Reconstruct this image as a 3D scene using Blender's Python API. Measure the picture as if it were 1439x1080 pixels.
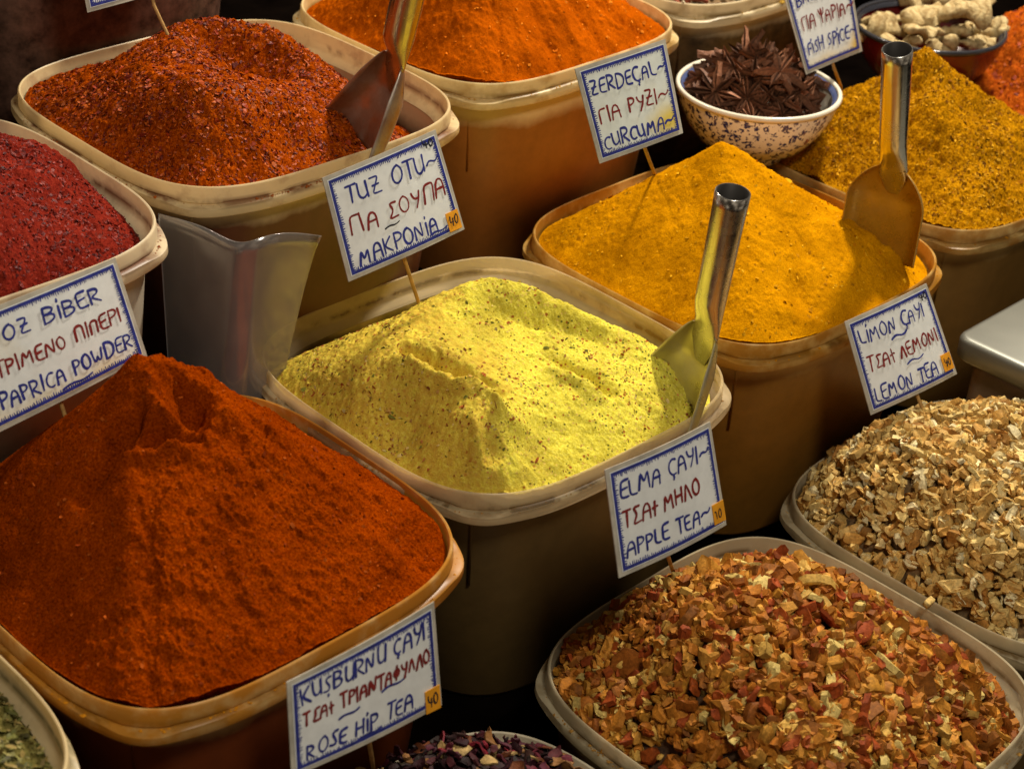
import bpy, math, random
import numpy as np
from mathutils import Matrix, Vector

R_ = math.radians
rng = np.random.default_rng(7)
random.seed(7)
scene = bpy.context.scene
for o in list(bpy.data.objects):
    bpy.data.objects.remove(o)

# ------------------------------------------------------------------ camera
PW, PH, FPX = 1439.0, 1080.0, 2529.7          # photograph size and focal length in its pixels
PITCH, ROLL = R_(31.516), R_(3.593)
cp, sp, cr, sr = math.cos(PITCH), math.sin(PITCH), math.cos(ROLL), math.sin(ROLL)
CR = np.array([cr, sr * sp, sr * cp])          # image right, up and towards-camera axes in the world
CU = np.array([-sr, cr * sp, cr * cp])
CT = np.array([0.0, -cp, sp])
cam_d = bpy.data.cameras.new('camera')
cam = bpy.data.objects.new('camera', cam_d)
scene.collection.objects.link(cam)
cam.matrix_world = Matrix([[CR[i], CU[i], CT[i], 0.0] for i in range(3)] + [[0, 0, 0, 1]])
cam_d.sensor_width = 36.0
cam_d.lens = FPX / PW * 36.0
cam_d.clip_start, cam_d.clip_end = 0.05, 50.0
cam_d.dof.use_dof = True
cam_d.dof.focus_distance = 1.28
cam_d.dof.aperture_fstop = 11.0
scene.camera = cam

# ------------------------------------------------------------------ light and exposure
world = bpy.data.worlds.new('World')
scene.world = world
world.use_nodes = True
wb = world.node_tree.nodes['Background']
wb.inputs[0].default_value = (1.0, 0.78, 0.55, 1)
wb.inputs[1].default_value = 0.075
_wt = world.node_tree
_tc = _wt.nodes.new('ShaderNodeTexCoord'); _nz = _wt.nodes.new('ShaderNodeTexNoise'); _rp = _wt.nodes.new('ShaderNodeValToRGB')
_nz.inputs['Scale'].default_value = 2.6; _nz.inputs['Detail'].default_value = 1.5
_rp.color_ramp.elements[0].position = 0.50; _rp.color_ramp.elements[0].color = (0.28, 0.20, 0.13, 1)
_rp.color_ramp.elements[1].position = 0.66; _rp.color_ramp.elements[1].color = (6.0, 5.0, 3.8, 1)  # bright noise patches added to the surroundings for the steel to reflect
_wt.links.new(_tc.outputs['Generated'], _nz.inputs['Vector']); _wt.links.new(_nz.outputs[0], _rp.inputs[0]); _wt.links.new(_rp.outputs[0], wb.inputs[0])


def lamp(name, loc, aim, power, size, color, shape='DISK'):
    d = bpy.data.lights.new(name, 'AREA')
    d.shape, d.size, d.energy, d.color = shape, size, power, color
    o = bpy.data.objects.new(name, d)
    scene.collection.objects.link(o)
    o.location = loc
    o.rotation_euler = (Vector(aim) - Vector(loc)).to_track_quat('-Z', 'Y').to_euler()
    return o


lamp('key_lamp', (0.55, 2.05, 0.75), (0.02, 1.2, -0.65), 49.0, 0.16, (1.0, 0.92, 0.78))
lamp('second_lamp', (-0.75, 1.95, 0.85), (-0.1, 1.25, -0.6), 9.0, 0.16, (1.0, 0.88, 0.70))
lamp('front_lamp', (0.42, 0.12, 0.85), (0.0, 1.15, -0.65), 15.0, 0.34, (1.0, 0.93, 0.80))
scene.view_settings.view_transform = 'Standard'
scene.view_settings.look = 'None'
scene.view_settings.exposure = 0.0
scene.view_settings.gamma = 1.0
scene.cycles.use_denoising = True
scene.cycles.max_bounces = 6
scene.cycles.caustics_reflective = False
scene.cycles.caustics_refractive = False


# ------------------------------------------------------------------ helpers
def unproj(px, py, depth):
    a, b = (px - PW / 2) / FPX * depth, -(py - PH / 2) / FPX * depth
    return CR * a + CU * b - CT * depth


def ray(px, py, z):
    d = unproj(px, py, 1.0)
    return d * (z / d[2])


def lin(r, g, b):
    f = lambda c: (c / 255) / 12.92 if c <= 10 else ((c / 255 + 0.055) / 1.055) ** 2.4
    return (f(r), f(g), f(b), 1.0)


def tag(o, label=None, cat=None, group=None, kind=None):
    if label: o['label'] = label
    if cat: o['category'] = cat
    if group: o['group'] = group
    if kind: o['kind'] = kind
    return o


def empty(name, loc=(0, 0, 0)):
    o = bpy.data.objects.new(name, None)
    scene.collection.objects.link(o)
    o.location = loc
    o.empty_display_size = 0.02
    return o


def mesh_obj(name, verts, faces, mat, parent=None, smooth=True, colors=None, link=True, loc=None):
    me = bpy.data.meshes.new(name)
    verts = np.asarray(verts, dtype=np.float32)
    if isinstance(faces, np.ndarray):
        n = faces.shape[1]
        me.vertices.add(len(verts)); me.vertices.foreach_set('co', verts.ravel())
        me.loops.add(faces.size); me.loops.foreach_set('vertex_index', faces.astype(np.int32).ravel())
        me.polygons.add(len(faces))
        me.polygons.foreach_set('loop_start', np.arange(0, faces.size, n, dtype=np.int32))
        me.polygons.foreach_set('loop_total', np.full(len(faces), n, dtype=np.int32))
        me.update(calc_edges=True)
    else:
        me.from_pydata([tuple(map(float, v)) for v in verts], [], [tuple(int(i) for i in f) for f in faces])
    me.polygons.foreach_set('use_smooth', np.full(len(me.polygons), smooth, dtype=bool))
    if colors is not None:
        at = me.attributes.new('tint', 'FLOAT_COLOR', 'POINT')
        c = np.ones((len(verts), 4), dtype=np.float32); c[:, :3] = colors
        at.data.foreach_set('color', c.ravel())
    me.materials.append(mat)
    me.update()
    o = bpy.data.objects.new(name, me)
    scene.collection.objects.link(o)
    if parent is not None: o.parent = parent
    if loc is not None: o.location = loc
    return o


def vnoise(x, y, seed):
    """value noise, cubic-smoothed, on unit lattice"""
    xi, yi = np.floor(x).astype(np.int64), np.floor(y).astype(np.int64)
    xf, yf = x - xi, y - yi
    u, v = xf * xf * (3 - 2 * xf), yf * yf * (3 - 2 * yf)

    def h(a, b):
        n = (a * 374761393 + b * 668265263 + seed * 974711) & 0xFFFFFFFF
        n = ((n ^ (n >> 13)) * 1274126177) & 0xFFFFFFFF
        return ((n ^ (n >> 16)) & 0xFFFF) / 65535.0
    a, b, c, d = h(xi, yi), h(xi + 1, yi), h(xi, yi + 1), h(xi + 1, yi + 1)
    return (a + (b - a) * u + (c - a) * v + (a - b - c + d) * u * v) * 2 - 1


def fbm(x, y, scale, seed, octv=4, gain=0.5):
    s, a, f = 0, 1.0, scale
    for k in range(octv):
        s = s + a * vnoise(x * f + 13.7 * k, y * f - 7.1 * k, seed + k)
        a *= gain; f *= 2.03
    return s


# ------------------------------------------------------------------ materials
def new_mat(name):
    m = bpy.data.materials.new(name)
    m.use_nodes = True
    nt = m.node_tree
    return m, nt, nt.nodes['Principled BSDF']


def N(nt, t, **kw):
    n = nt.nodes.new(t)
    for k, v in kw.items():
        if k.startswith('i_'):
            n.inputs[k[2:].replace('_', ' ')].default_value = v
        else:
            setattr(n, k, v)
    return n


def ramp(nt, src, stops, interp='LINEAR'):
    r = nt.nodes.new('ShaderNodeValToRGB')
    r.color_ramp.interpolation = interp
    e = r.color_ramp.elements
    while len(e) < len(stops): e.new(0.5)
    for el, (p, c) in zip(e, stops):
        el.position = p; el.color = c if len(c) == 4 else (*c, 1)
    nt.links.new(src, r.inputs[0])
    return r.outputs[0]


def mix(nt, fac, a, b, mode='MIX'):
    m = nt.nodes.new('ShaderNodeMix')
    m.data_type = 'RGBA'; m.blend_type = mode
    for i, v in ((0, fac), (6, a), (7, b)):
        if hasattr(v, 'is_output') or isinstance(v, bpy.types.NodeSocket): nt.links.new(v, m.inputs[i])
        else: m.inputs[i].default_value = v
    return m.outputs[2]


def noise(nt, scale, detail=4, rough=0.55, vec=None, dist=0.0):
    n = N(nt, 'ShaderNodeTexNoise')
    n.inputs['Scale'].default_value = scale; n.inputs['Detail'].default_value = detail
    n.inputs['Roughness'].default_value = rough; n.inputs['Distortion'].default_value = dist
    if vec is None:
        tc = N(nt, 'ShaderNodeTexCoord'); vec = tc.outputs['Object']
    nt.links.new(vec, n.inputs['Vector'])
    return n.outputs[0]


def bump(nt, src, strength, dist, prev=None):
    b = N(nt, 'ShaderNodeBump')
    b.inputs['Strength'].default_value = strength; b.inputs['Distance'].default_value = dist
    nt.links.new(src, b.inputs['Height'])
    if prev is not None: nt.links.new(prev, b.inputs['Normal'])
    return b.outputs[0]


def powder_mat(name, dark, mid, light, grain=900, bump_d=0.0012, specks=None, big=28, dust=None):
    m, nt, p = new_mat(name)
    fine = noise(nt, grain, 3, 0.7)
    c = ramp(nt, fine, [(0.30, dark), (0.5, mid), (0.70, light)])
    bg = noise(nt, big, 5, 0.6)
    tone = ramp(nt, bg, [(0.35, (0.72, 0.68, 0.66)), (0.62, (1.08, 1.08, 1.05))])
    c = mix(nt, 1.0, c, tone, 'MULTIPLY')
    if specks:
        tc = N(nt, 'ShaderNodeTexCoord')
        area = noise(nt, 16, 3, 0.6)
        for k, (col, thr, sc) in enumerate(specks):
            v = N(nt, 'ShaderNodeTexVoronoi', feature='F1')
            v.inputs['Scale'].default_value = sc
            mp = N(nt, 'ShaderNodeMapping'); mp.inputs['Location'].default_value = (k * 3.3, k * 1.7, k)
            nt.links.new(tc.outputs['Object'], mp.inputs[0]); nt.links.new(mp.outputs[0], v.inputs['Vector'])
            sep = N(nt, 'ShaderNodeSeparateColor'); nt.links.new(v.outputs['Color'], sep.inputs[0])
            a = ramp(nt, v.outputs['Distance'], [(0.30, (1, 1, 1)), (0.42, (0, 0, 0))])
            th = N(nt, 'ShaderNodeMath', operation='MULTIPLY_ADD'); nt.links.new(area, th.inputs[0])
            th.inputs[1].default_value = 1.1; th.inputs[2].default_value = thr - 0.55
            lt = N(nt, 'ShaderNodeMath', operation='LESS_THAN'); nt.links.new(sep.outputs[0], lt.inputs[0]); nt.links.new(th.outputs[0], lt.inputs[1])
            mu = N(nt, 'ShaderNodeMath', operation='MULTIPLY'); nt.links.new(a, mu.inputs[0]); nt.links.new(lt.outputs[0], mu.inputs[1])
            c = mix(nt, mu.outputs[0], c, col)
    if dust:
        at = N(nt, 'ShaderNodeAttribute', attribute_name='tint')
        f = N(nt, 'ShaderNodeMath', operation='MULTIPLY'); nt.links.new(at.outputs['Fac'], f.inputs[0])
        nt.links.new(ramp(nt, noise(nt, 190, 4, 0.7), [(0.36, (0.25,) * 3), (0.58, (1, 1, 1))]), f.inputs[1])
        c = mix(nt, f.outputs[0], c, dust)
    nt.links.new(c, p.inputs['Base Color'])
    p.inputs['Roughness'].default_value = 0.95
    p.inputs['Specular IOR Level'].default_value = 0.0
    b1 = bump(nt, fine, 0.65, bump_d)
    b2 = bump(nt, noise(nt, grain * 0.28, 4, 0.65), 0.6, bump_d * 1.6, b1)
    nt.links.new(b2, p.inputs['Normal'])
    return m


def tint_mat(name, rough=0.55, spec=0.35, sss=0.0, nscale=500, contrast=0.35, bump_d=0.0006, coat=0.0):
    m, nt, p = new_mat(name)
    at = N(nt, 'ShaderNodeAttribute', attribute_name='tint')
    n1 = noise(nt, nscale, 4, 0.65)
    tone = ramp(nt, n1, [(0.3, (1 - contrast,) * 3), (0.7, (1 + contrast * 0.6,) * 3)])
    c = mix(nt, 1.0, at.outputs['Color'], tone, 'MULTIPLY')
    nt.links.new(c, p.inputs['Base Color'])
    p.inputs['Roughness'].default_value = rough
    p.inputs['Specular IOR Level'].default_value = spec
    if sss:
        p.inputs['Subsurface Weight'].default_value = sss
        p.inputs['Subsurface Radius'].default_value = (0.004, 0.002, 0.001)
        p.inputs['Subsurface Scale'].default_value = 0.6
    nt.links.new(bump(nt, n1, 0.6, bump_d), p.inputs['Normal'])
    return m


def plain(name, col, rough=0.6, metal=0.0, spec=0.5, nscale=0, contrast=0.2, bump_d=0.0):
    m, nt, p = new_mat(name)
    if nscale:
        n1 = noise(nt, nscale, 5, 0.6)
        tone = ramp(nt, n1, [(0.3, (1 - contrast,) * 3), (0.7, (1 + contrast,) * 3)])
        nt.links.new(mix(nt, 1.0, col, tone, 'MULTIPLY'), p.inputs['Base Color'])
        if bump_d: nt.links.new(bump(nt, n1, 0.5, bump_d), p.inputs['Normal'])
    else:
        p.inputs['Base Color'].default_value = col
    p.inputs['Roughness'].default_value = rough
    p.inputs['Metallic'].default_value = metal
    p.inputs['Specular IOR Level'].default_value = spec
    return m


def rim_mat(name, cream, stain, amount, clear=0.1):
    """milky tub plastic with spice dust caught in the groove below the lip"""
    m, nt, p = new_mat(name)
    tc = N(nt, 'ShaderNodeTexCoord')
    sx = N(nt, 'ShaderNodeSeparateXYZ'); nt.links.new(tc.outputs['Object'], sx.inputs[0])
    n1 = noise(nt, 38, 5, 0.62)
    n2 = noise(nt, 160, 4, 0.6)
    c0 = mix(nt, ramp(nt, n1, [(0.4, (0, 0, 0)), (0.7, (1, 1, 1))]), cream, tuple(x * 0.9 for x in cream[:3]) + (1,))
    base = ramp(nt, n1, [(0.62 - 0.35 * amount, (0, 0, 0)), (0.85 - 0.35 * amount, (min(1, 0.35 + amount * 0.6),) * 3)])
    c1 = mix(nt, base, c0, stain)
    d = N(nt, 'ShaderNodeMath', operation='ADD'); nt.links.new(sx.outputs[2], d.inputs[0]); d.inputs[1].default_value = 0.0115
    ab = N(nt, 'ShaderNodeMath', operation='ABSOLUTE'); nt.links.new(d.outputs[0], ab.inputs[0])
    g = ramp(nt, ab.outputs[0], [(0.0012, (1, 1, 1)), (0.0034, (0, 0, 0))])
    gm = N(nt, 'ShaderNodeMath', operation='MULTIPLY'); nt.links.new(g, gm.inputs[0])
    nt.links.new(ramp(nt, noise(nt, 26, 4, 0.6), [(0.46, (0, 0, 0)), (0.56, (0.9, 0.9, 0.9))]), gm.inputs[1])
    c2 = mix(nt, gm.outputs[0], c1, tuple(x * 0.55 for x in stain[:3]) + (1,))
    sm = ramp(nt, n2, [(0.70, (0, 0, 0)), (0.80, (0.45, 0.45, 0.45))])
    c3 = mix(nt, sm, c2, stain)
    nt.links.new(c3, p.inputs['Base Color'])
    p.inputs['Roughness'].default_value = 0.38
    p.inputs['Specular IOR Level'].default_value = 0.4
    tr = N(nt, 'ShaderNodeBsdfTranslucent'); nt.links.new(c3, tr.inputs[0])
    ms = N(nt, 'ShaderNodeMixShader'); ms.inputs[0].default_value = 0.33
    nt.links.new(p.outputs[0], ms.inputs[1]); nt.links.new(tr.outputs[0], ms.inputs[2])
    tp = N(nt, 'ShaderNodeBsdfTransparent'); ms2 = N(nt, 'ShaderNodeMixShader'); ms2.inputs[0].default_value = clear
    nt.links.new(ms.outputs[0], ms2.inputs[1]); nt.links.new(tp.outputs[0], ms2.inputs[2])
    nt.links.new(ms2.outputs[0], nt.nodes['Material Output'].inputs[0])
    return m


def body_mat(name, inside, cream, fill=-0.035, clumpy=0.3):
    """thin milky wall with the spice pressed against it showing through up to the fill line"""
    m, nt, p = new_mat(name)
    tc = N(nt, 'ShaderNodeTexCoord')
    sx = N(nt, 'ShaderNodeSeparateXYZ'); nt.links.new(tc.outputs['Object'], sx.inputs[0])
    n1 = noise(nt, 14, 5, 0.6)
    ad = N(nt, 'ShaderNodeMath', operation='MULTIPLY_ADD'); nt.links.new(n1, ad.inputs[0]); ad.inputs[1].default_value = 0.03
    nt.links.new(sx.outputs[2], ad.inputs[2])
    mr = N(nt, 'ShaderNodeMapRange'); nt.links.new(ad.outputs[0], mr.inputs[0])
    mr.inputs[1].default_value = fill + 0.009; mr.inputs[2].default_value = fill + 0.021
    n2 = noise(nt, 70, 6, 0.7)
    tone = ramp(nt, n2, [(0.32, (1 - clumpy,) * 3), (0.68, (1 + clumpy,) * 3)])
    cin = mix(nt, 1.0, inside, tone, 'MULTIPLY')
    cup = mix(nt, 0.42, cream, inside)
    c = mix(nt, mr.outputs[0], cin, cup)
    nt.links.new(c, p.inputs['Base Color'])
    p.inputs['Roughness'].default_value = 0.36
    p.inputs['Specular IOR Level'].default_value = 0.35
    nt.links.new(bump(nt, noise(nt, 22, 2, 0.5), 0.12, 0.002), p.inputs['Normal'])
    return m


steel = None


def steel_mat(name, col=(0.62, 0.60, 0.57, 1), rough=0.16, dust=None, dust_amt=0.5):
    m, nt, p = new_mat(name)
    tc = N(nt, 'ShaderNodeTexCoord')
    mp = N(nt, 'ShaderNodeMapping'); mp.inputs['Scale'].default_value = (1, 1, 0.05)
    nt.links.new(tc.outputs['Object'], mp.inputs[0])
    n1 = noise(nt, 420, 4, 0.6, mp.outputs[0])
    n2 = noise(nt, 55, 5, 0.65)
    rr = N(nt, 'ShaderNodeMapRange'); nt.links.new(n2, rr.inputs[0])
    rr.inputs[1].default_value, rr.inputs[2].default_value = 0.3, 0.75
    rr.inputs[3].default_value, rr.inputs[4].default_value = rough * 0.7, rough * 1.9
    nt.links.new(rr.outputs[0], p.inputs['Roughness'])
    p.inputs['Metallic'].default_value = 1.0
    p.inputs['Base Color'].default_value = col
    nt.links.new(bump(nt, n1, 0.12, 0.0004), p.inputs['Normal'])
    if dust:
        d = N(nt, 'ShaderNodeBsdfDiffuse'); d.inputs[0].default_value = dust
        ms = N(nt, 'ShaderNodeMixShader')
        f = ramp(nt, noise(nt, 40, 6, 0.7), [(0.62 - dust_amt * 0.45, (0.08,) * 3), (0.95 - dust_amt * 0.35, (min(1.0, dust_amt * 1.25),) * 3)])
        nt.links.new(f, ms.inputs[0]); nt.links.new(p.outputs[0], ms.inputs[1]); nt.links.new(d.outputs[0], ms.inputs[2])
        nt.links.new(ms.outputs[0], nt.nodes['Material Output'].inputs[0])
    return m


CREAM = (0.84, 0.66, 0.36, 1)

# ------------------------------------------------------------------ the stall: three stepped shelves
A_TUB, E_TUB, PSI = 0.14, 3.88, R_(45.8)
TUB_H = 0.20
E1 = np.array([math.cos(PSI), math.sin(PSI), 0])       # along a row, away to the right
E2 = np.array([math.sin(PSI), -math.cos(PSI), 0])      # across the rows, towards the viewer on the right
shelf_mat = plain('dark_stained_wood', (0.0022, 0.0014, 0.001, 1), 0.9, spec=0.0, nscale=22, contrast=0.5, bump_d=0.002)
ROW1 = np.array([-0.2272, 1.295, 0])


def shelf(name, n0, n1, z, thick):
    pts = []
    for zz in (z - thick, z):
        for (s, n) in ((-1.4, n0), (1.9, n0), (1.9, n1), (-1.4, n1)):
            q = ROW1 + E1 * s + E2 * n; pts.append((q[0], q[1], zz))
    return tag(mesh_obj(name, pts, [(3, 2, 1, 0), (4, 5, 6, 7), (0, 1, 5, 4), (1, 2, 6, 5), (2, 3, 7, 6), (3, 0, 4, 7)], shelf_mat, smooth=False), kind='structure')


shelf('back_shelf_floor', -1.6, -0.128, -0.626, 0.5)
shelf('upper_shelf_floor', -0.128, 0.121, -0.749, 0.4)
shelf('middle_shelf_floor', 0.121, 0.392, -0.876, 0.3)
shelf('lower_shelf_floor', 0.392, 1.5, -1.001, 0.2)


# ------------------------------------------------------------------ tubs
def sup(t, a, e=E_TUB):
    c, s = np.cos(t), np.sin(t)
    return a * np.sign(c) * np.abs(c) ** (2 / e), a * np.sign(s) * np.abs(s) ** (2 / e)


def loft(rings, closed_profile=False):
    """rings: list of (n,3) arrays -> verts, quads"""
    n = len(rings[0]); V = np.concatenate(rings); F = []
    m = len(rings)
    for k in range(m - 1 if not closed_profile else m):
        a, b = k * n, ((k + 1) % m) * n
        i = np.arange(n); j = (i + 1) % n
        F.append(np.stack([a + i, a + j, b + j, b + i], 1))
    return V, np.concatenate(F)


def superring(a, z, psi, n=240, corner=0.0, dip=0.0, wob=None):
    t = np.linspace(0, 2 * math.pi, n, endpoint=False)
    # even spacing along the curve
    tt = np.linspace(0, 2 * math.pi, 4000)
    xx, yy = sup(tt, 1.0); L = np.concatenate([[0], np.cumsum(np.hypot(np.diff(xx), np.diff(yy)))])
    t = np.interp(np.linspace(0, L[-1], n, endpoint=False), L, tt)
    k = np.abs(np.sin(2 * t)) ** 10 * 1.0
    x, y = sup(t, 1.0)
    rad = a + corner * k
    x, y = x * rad, y * rad
    q_ = np.clip((np.abs(np.sin(2 * t)) - 0.86) / 0.12, 0, 1)
    zz = np.full(n, z) + 0.55 * dip * q_ * q_ * (3 - 2 * q_)
    if wob is not None:
        zz = zz + wob[0] * np.sin(2 * t + wob[1]); 
        x = x * (1 + wob[2] * np.cos(2 * t + wob[3])); y = y * (1 + wob[2] * np.cos(2 * t + wob[3]))
    return np.stack([x * math.cos(psi) - y * math.sin(psi), x * math.sin(psi) + y * math.cos(psi), zz], 1)


class Tub:
    pass


def make_tub(label, c, inside, da=0.0, dpsi=0.0, cream=CREAM, stain=(0.3, 0.1, 0.02, 1), amount=0.3, fill=-0.035, clumpy=0.12, seed=0, cat='tub', clear=0.1, crumbs=260):
    T = Tub()
    T.c = np.array(c, float); T.a = A_TUB * (1 + da); T.psi = PSI + R_(dpsi)
    a, psi = T.a, T.psi
    r = np.random.default_rng(seed + 100)
    wob = (r.uniform(-0.0007, 0.0007), r.uniform(0, 6), r.uniform(-0.006, 0.006), r.uniform(0, 6))
    root = empty('spice_tub', T.c)
    tag(root, label, cat, 'milky plastic tubs of spice on the stepped stall')
    T.root = root
    rm = rim_mat('rim_plastic', cream, stain, amount, clear)
    bm = body_mat('wall_plastic', inside, cream, fill, clumpy)
    S = lambda d, z, corner=0.0, dip=0.0: superring(a + d, z, psi, corner=corner, dip=dip, wob=wob)
    rings = [S(-0.0088, -0.0212), S(-0.0044, -0.0165), S(-0.0028, -0.0145), S(-0.0022, -0.002), S(-0.0019, -0.0003), S(-0.0011, 0.0003), S(-0.0003, -0.0003), S(0, -0.0014), S(0.0003, -0.0100, dip=-0.0035),
             S(-0.0004, -0.0106, dip=-0.0035), S(-0.0003, -0.0114, dip=-0.0035), S(0.0024, -0.0120, 0.002, dip=-0.003), S(0.0031, -0.0128, 0.003, dip=-0.003), S(0.0034, -0.0192, 0.003), S(0.0028, -0.0202, 0.003),
             S(0.0004, -0.0206, 0.001), S(-0.0062, -0.0204)]
    V, F = loft(rings)
    T.rim = mesh_obj('rim', V, F, rm, root)
    T.rim.data.set_sharp_from_angle(angle=R_(40))
    rings = [S(-0.0086, -0.0216), S(-0.0140, -0.09), S(-0.0255, -TUB_H + 0.005), S(-0.06, -TUB_H + 0.004), S(-0.06, -TUB_H), S(-0.027, -TUB_H), S(-0.0245, -TUB_H + 0.002), S(-0.0235, -TUB_H + 0.005), S(-0.012, -0.09), S(-0.0066, -0.0212)]
    V, F = loft(rings)
    nb = len(rings[0]); V = np.concatenate([V])
    F = F.tolist() + [list(range(4 * nb, 5 * nb))[::-1], list(range(3 * nb, 4 * nb))]
    T.body = mesh_obj('body', V, F, bm, root)
    # spice dust caught on the ledge under the lip
    if crumbs:
        ph = r.uniform(0, 2 * math.pi, crumbs); ph = ph + 0.25 * np.sin(3 * ph + seed)
        lx, ly = np.cos(ph - psi), np.sin(ph - psi)
        rd = (a + r.uniform(0.0006, 0.0030, crumbs)) / (np.abs(lx) ** E_TUB + np.abs(ly) ** E_TUB) ** (1 / E_TUB)
        zc = -0.0116 - 0.0018 * np.clip((np.abs(np.sin(2 * (ph - psi))) - 0.86) / 0.12, 0, 1)
        sz = 0.0006 * r.lognormal(0, 0.5, crumbs)
        V, F = [], []
        for i in range(crumbs):
            c_ = np.array([rd[i] * math.cos(ph[i]), rd[i] * math.sin(ph[i]), zc[i]]); b_ = len(V)
            for q in ((1, 0, 0), (-1, 0, 0), (0, 1, 0), (0, -1, 0), (0, 0, .8), (0, 0, -.5)): V.append(c_ + np.array(q) * sz[i] * r.uniform(0.6, 1.4, 3))
            F += [(b_ + p, b_ + q, b_ + t) for p, q, t in ((0, 2, 4), (2, 1, 4), (1, 3, 4), (3, 0, 4), (2, 0, 5), (1, 2, 5), (3, 1, 5), (0, 3, 5))]
        tag(mesh_obj('spilled_dust', V, F, plain('spilled_spice', tuple(stain[:3]) + (1,), 0.95, spec=0.0), root, smooth=False), kind='stuff')
    # moulding seam down the front corner
    d = np.array([-0.04, -1.0]); d /= np.linalg.norm(d); s = np.array([-d[1], d[0]])
    cs, sn = math.cos(-psi), math.sin(-psi)
    lx, ly = d[0] * cs - d[1] * sn, d[0] * sn + d[1] * cs
    rad = 1 / (abs(lx) ** E_TUB + abs(ly) ** E_TUB) ** (1 / E_TUB)
    vs, fs = [], []
    for k, (off, z) in enumerate(((-0.0072, -0.0215), (-0.0118, -0.085))):
        R0 = rad * (a + off)
        for w, o in ((-0.0018, -0.004), (-0.0009, 0.0012), (0.0009, 0.0012), (0.0018, -0.004)):
            q = d * (R0 + o) + s * w; vs.append((q[0], q[1], z))
    fs = [(0, 1, 5, 4), (1, 2, 6, 5), (2, 3, 7, 6), (4, 5, 6, 7)]
    mesh_obj('mould_seam', vs, fs, bm, root)
    return T


def wall_inset(h):
    return np.interp(h, [-0.2, -0.09, -0.0225, -0.0140, 0.0], [-0.026, -0.0150, -0.0096, -0.0046, -0.0040])


def inner_radius(T, phi, d=-0.0040):
    lx, ly = np.cos(phi - T.psi), np.sin(phi - T.psi)
    return (T.a + d) / (np.abs(lx) ** E_TUB + np.abs(ly) ** E_TUB) ** (1 / E_TUB)


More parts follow.
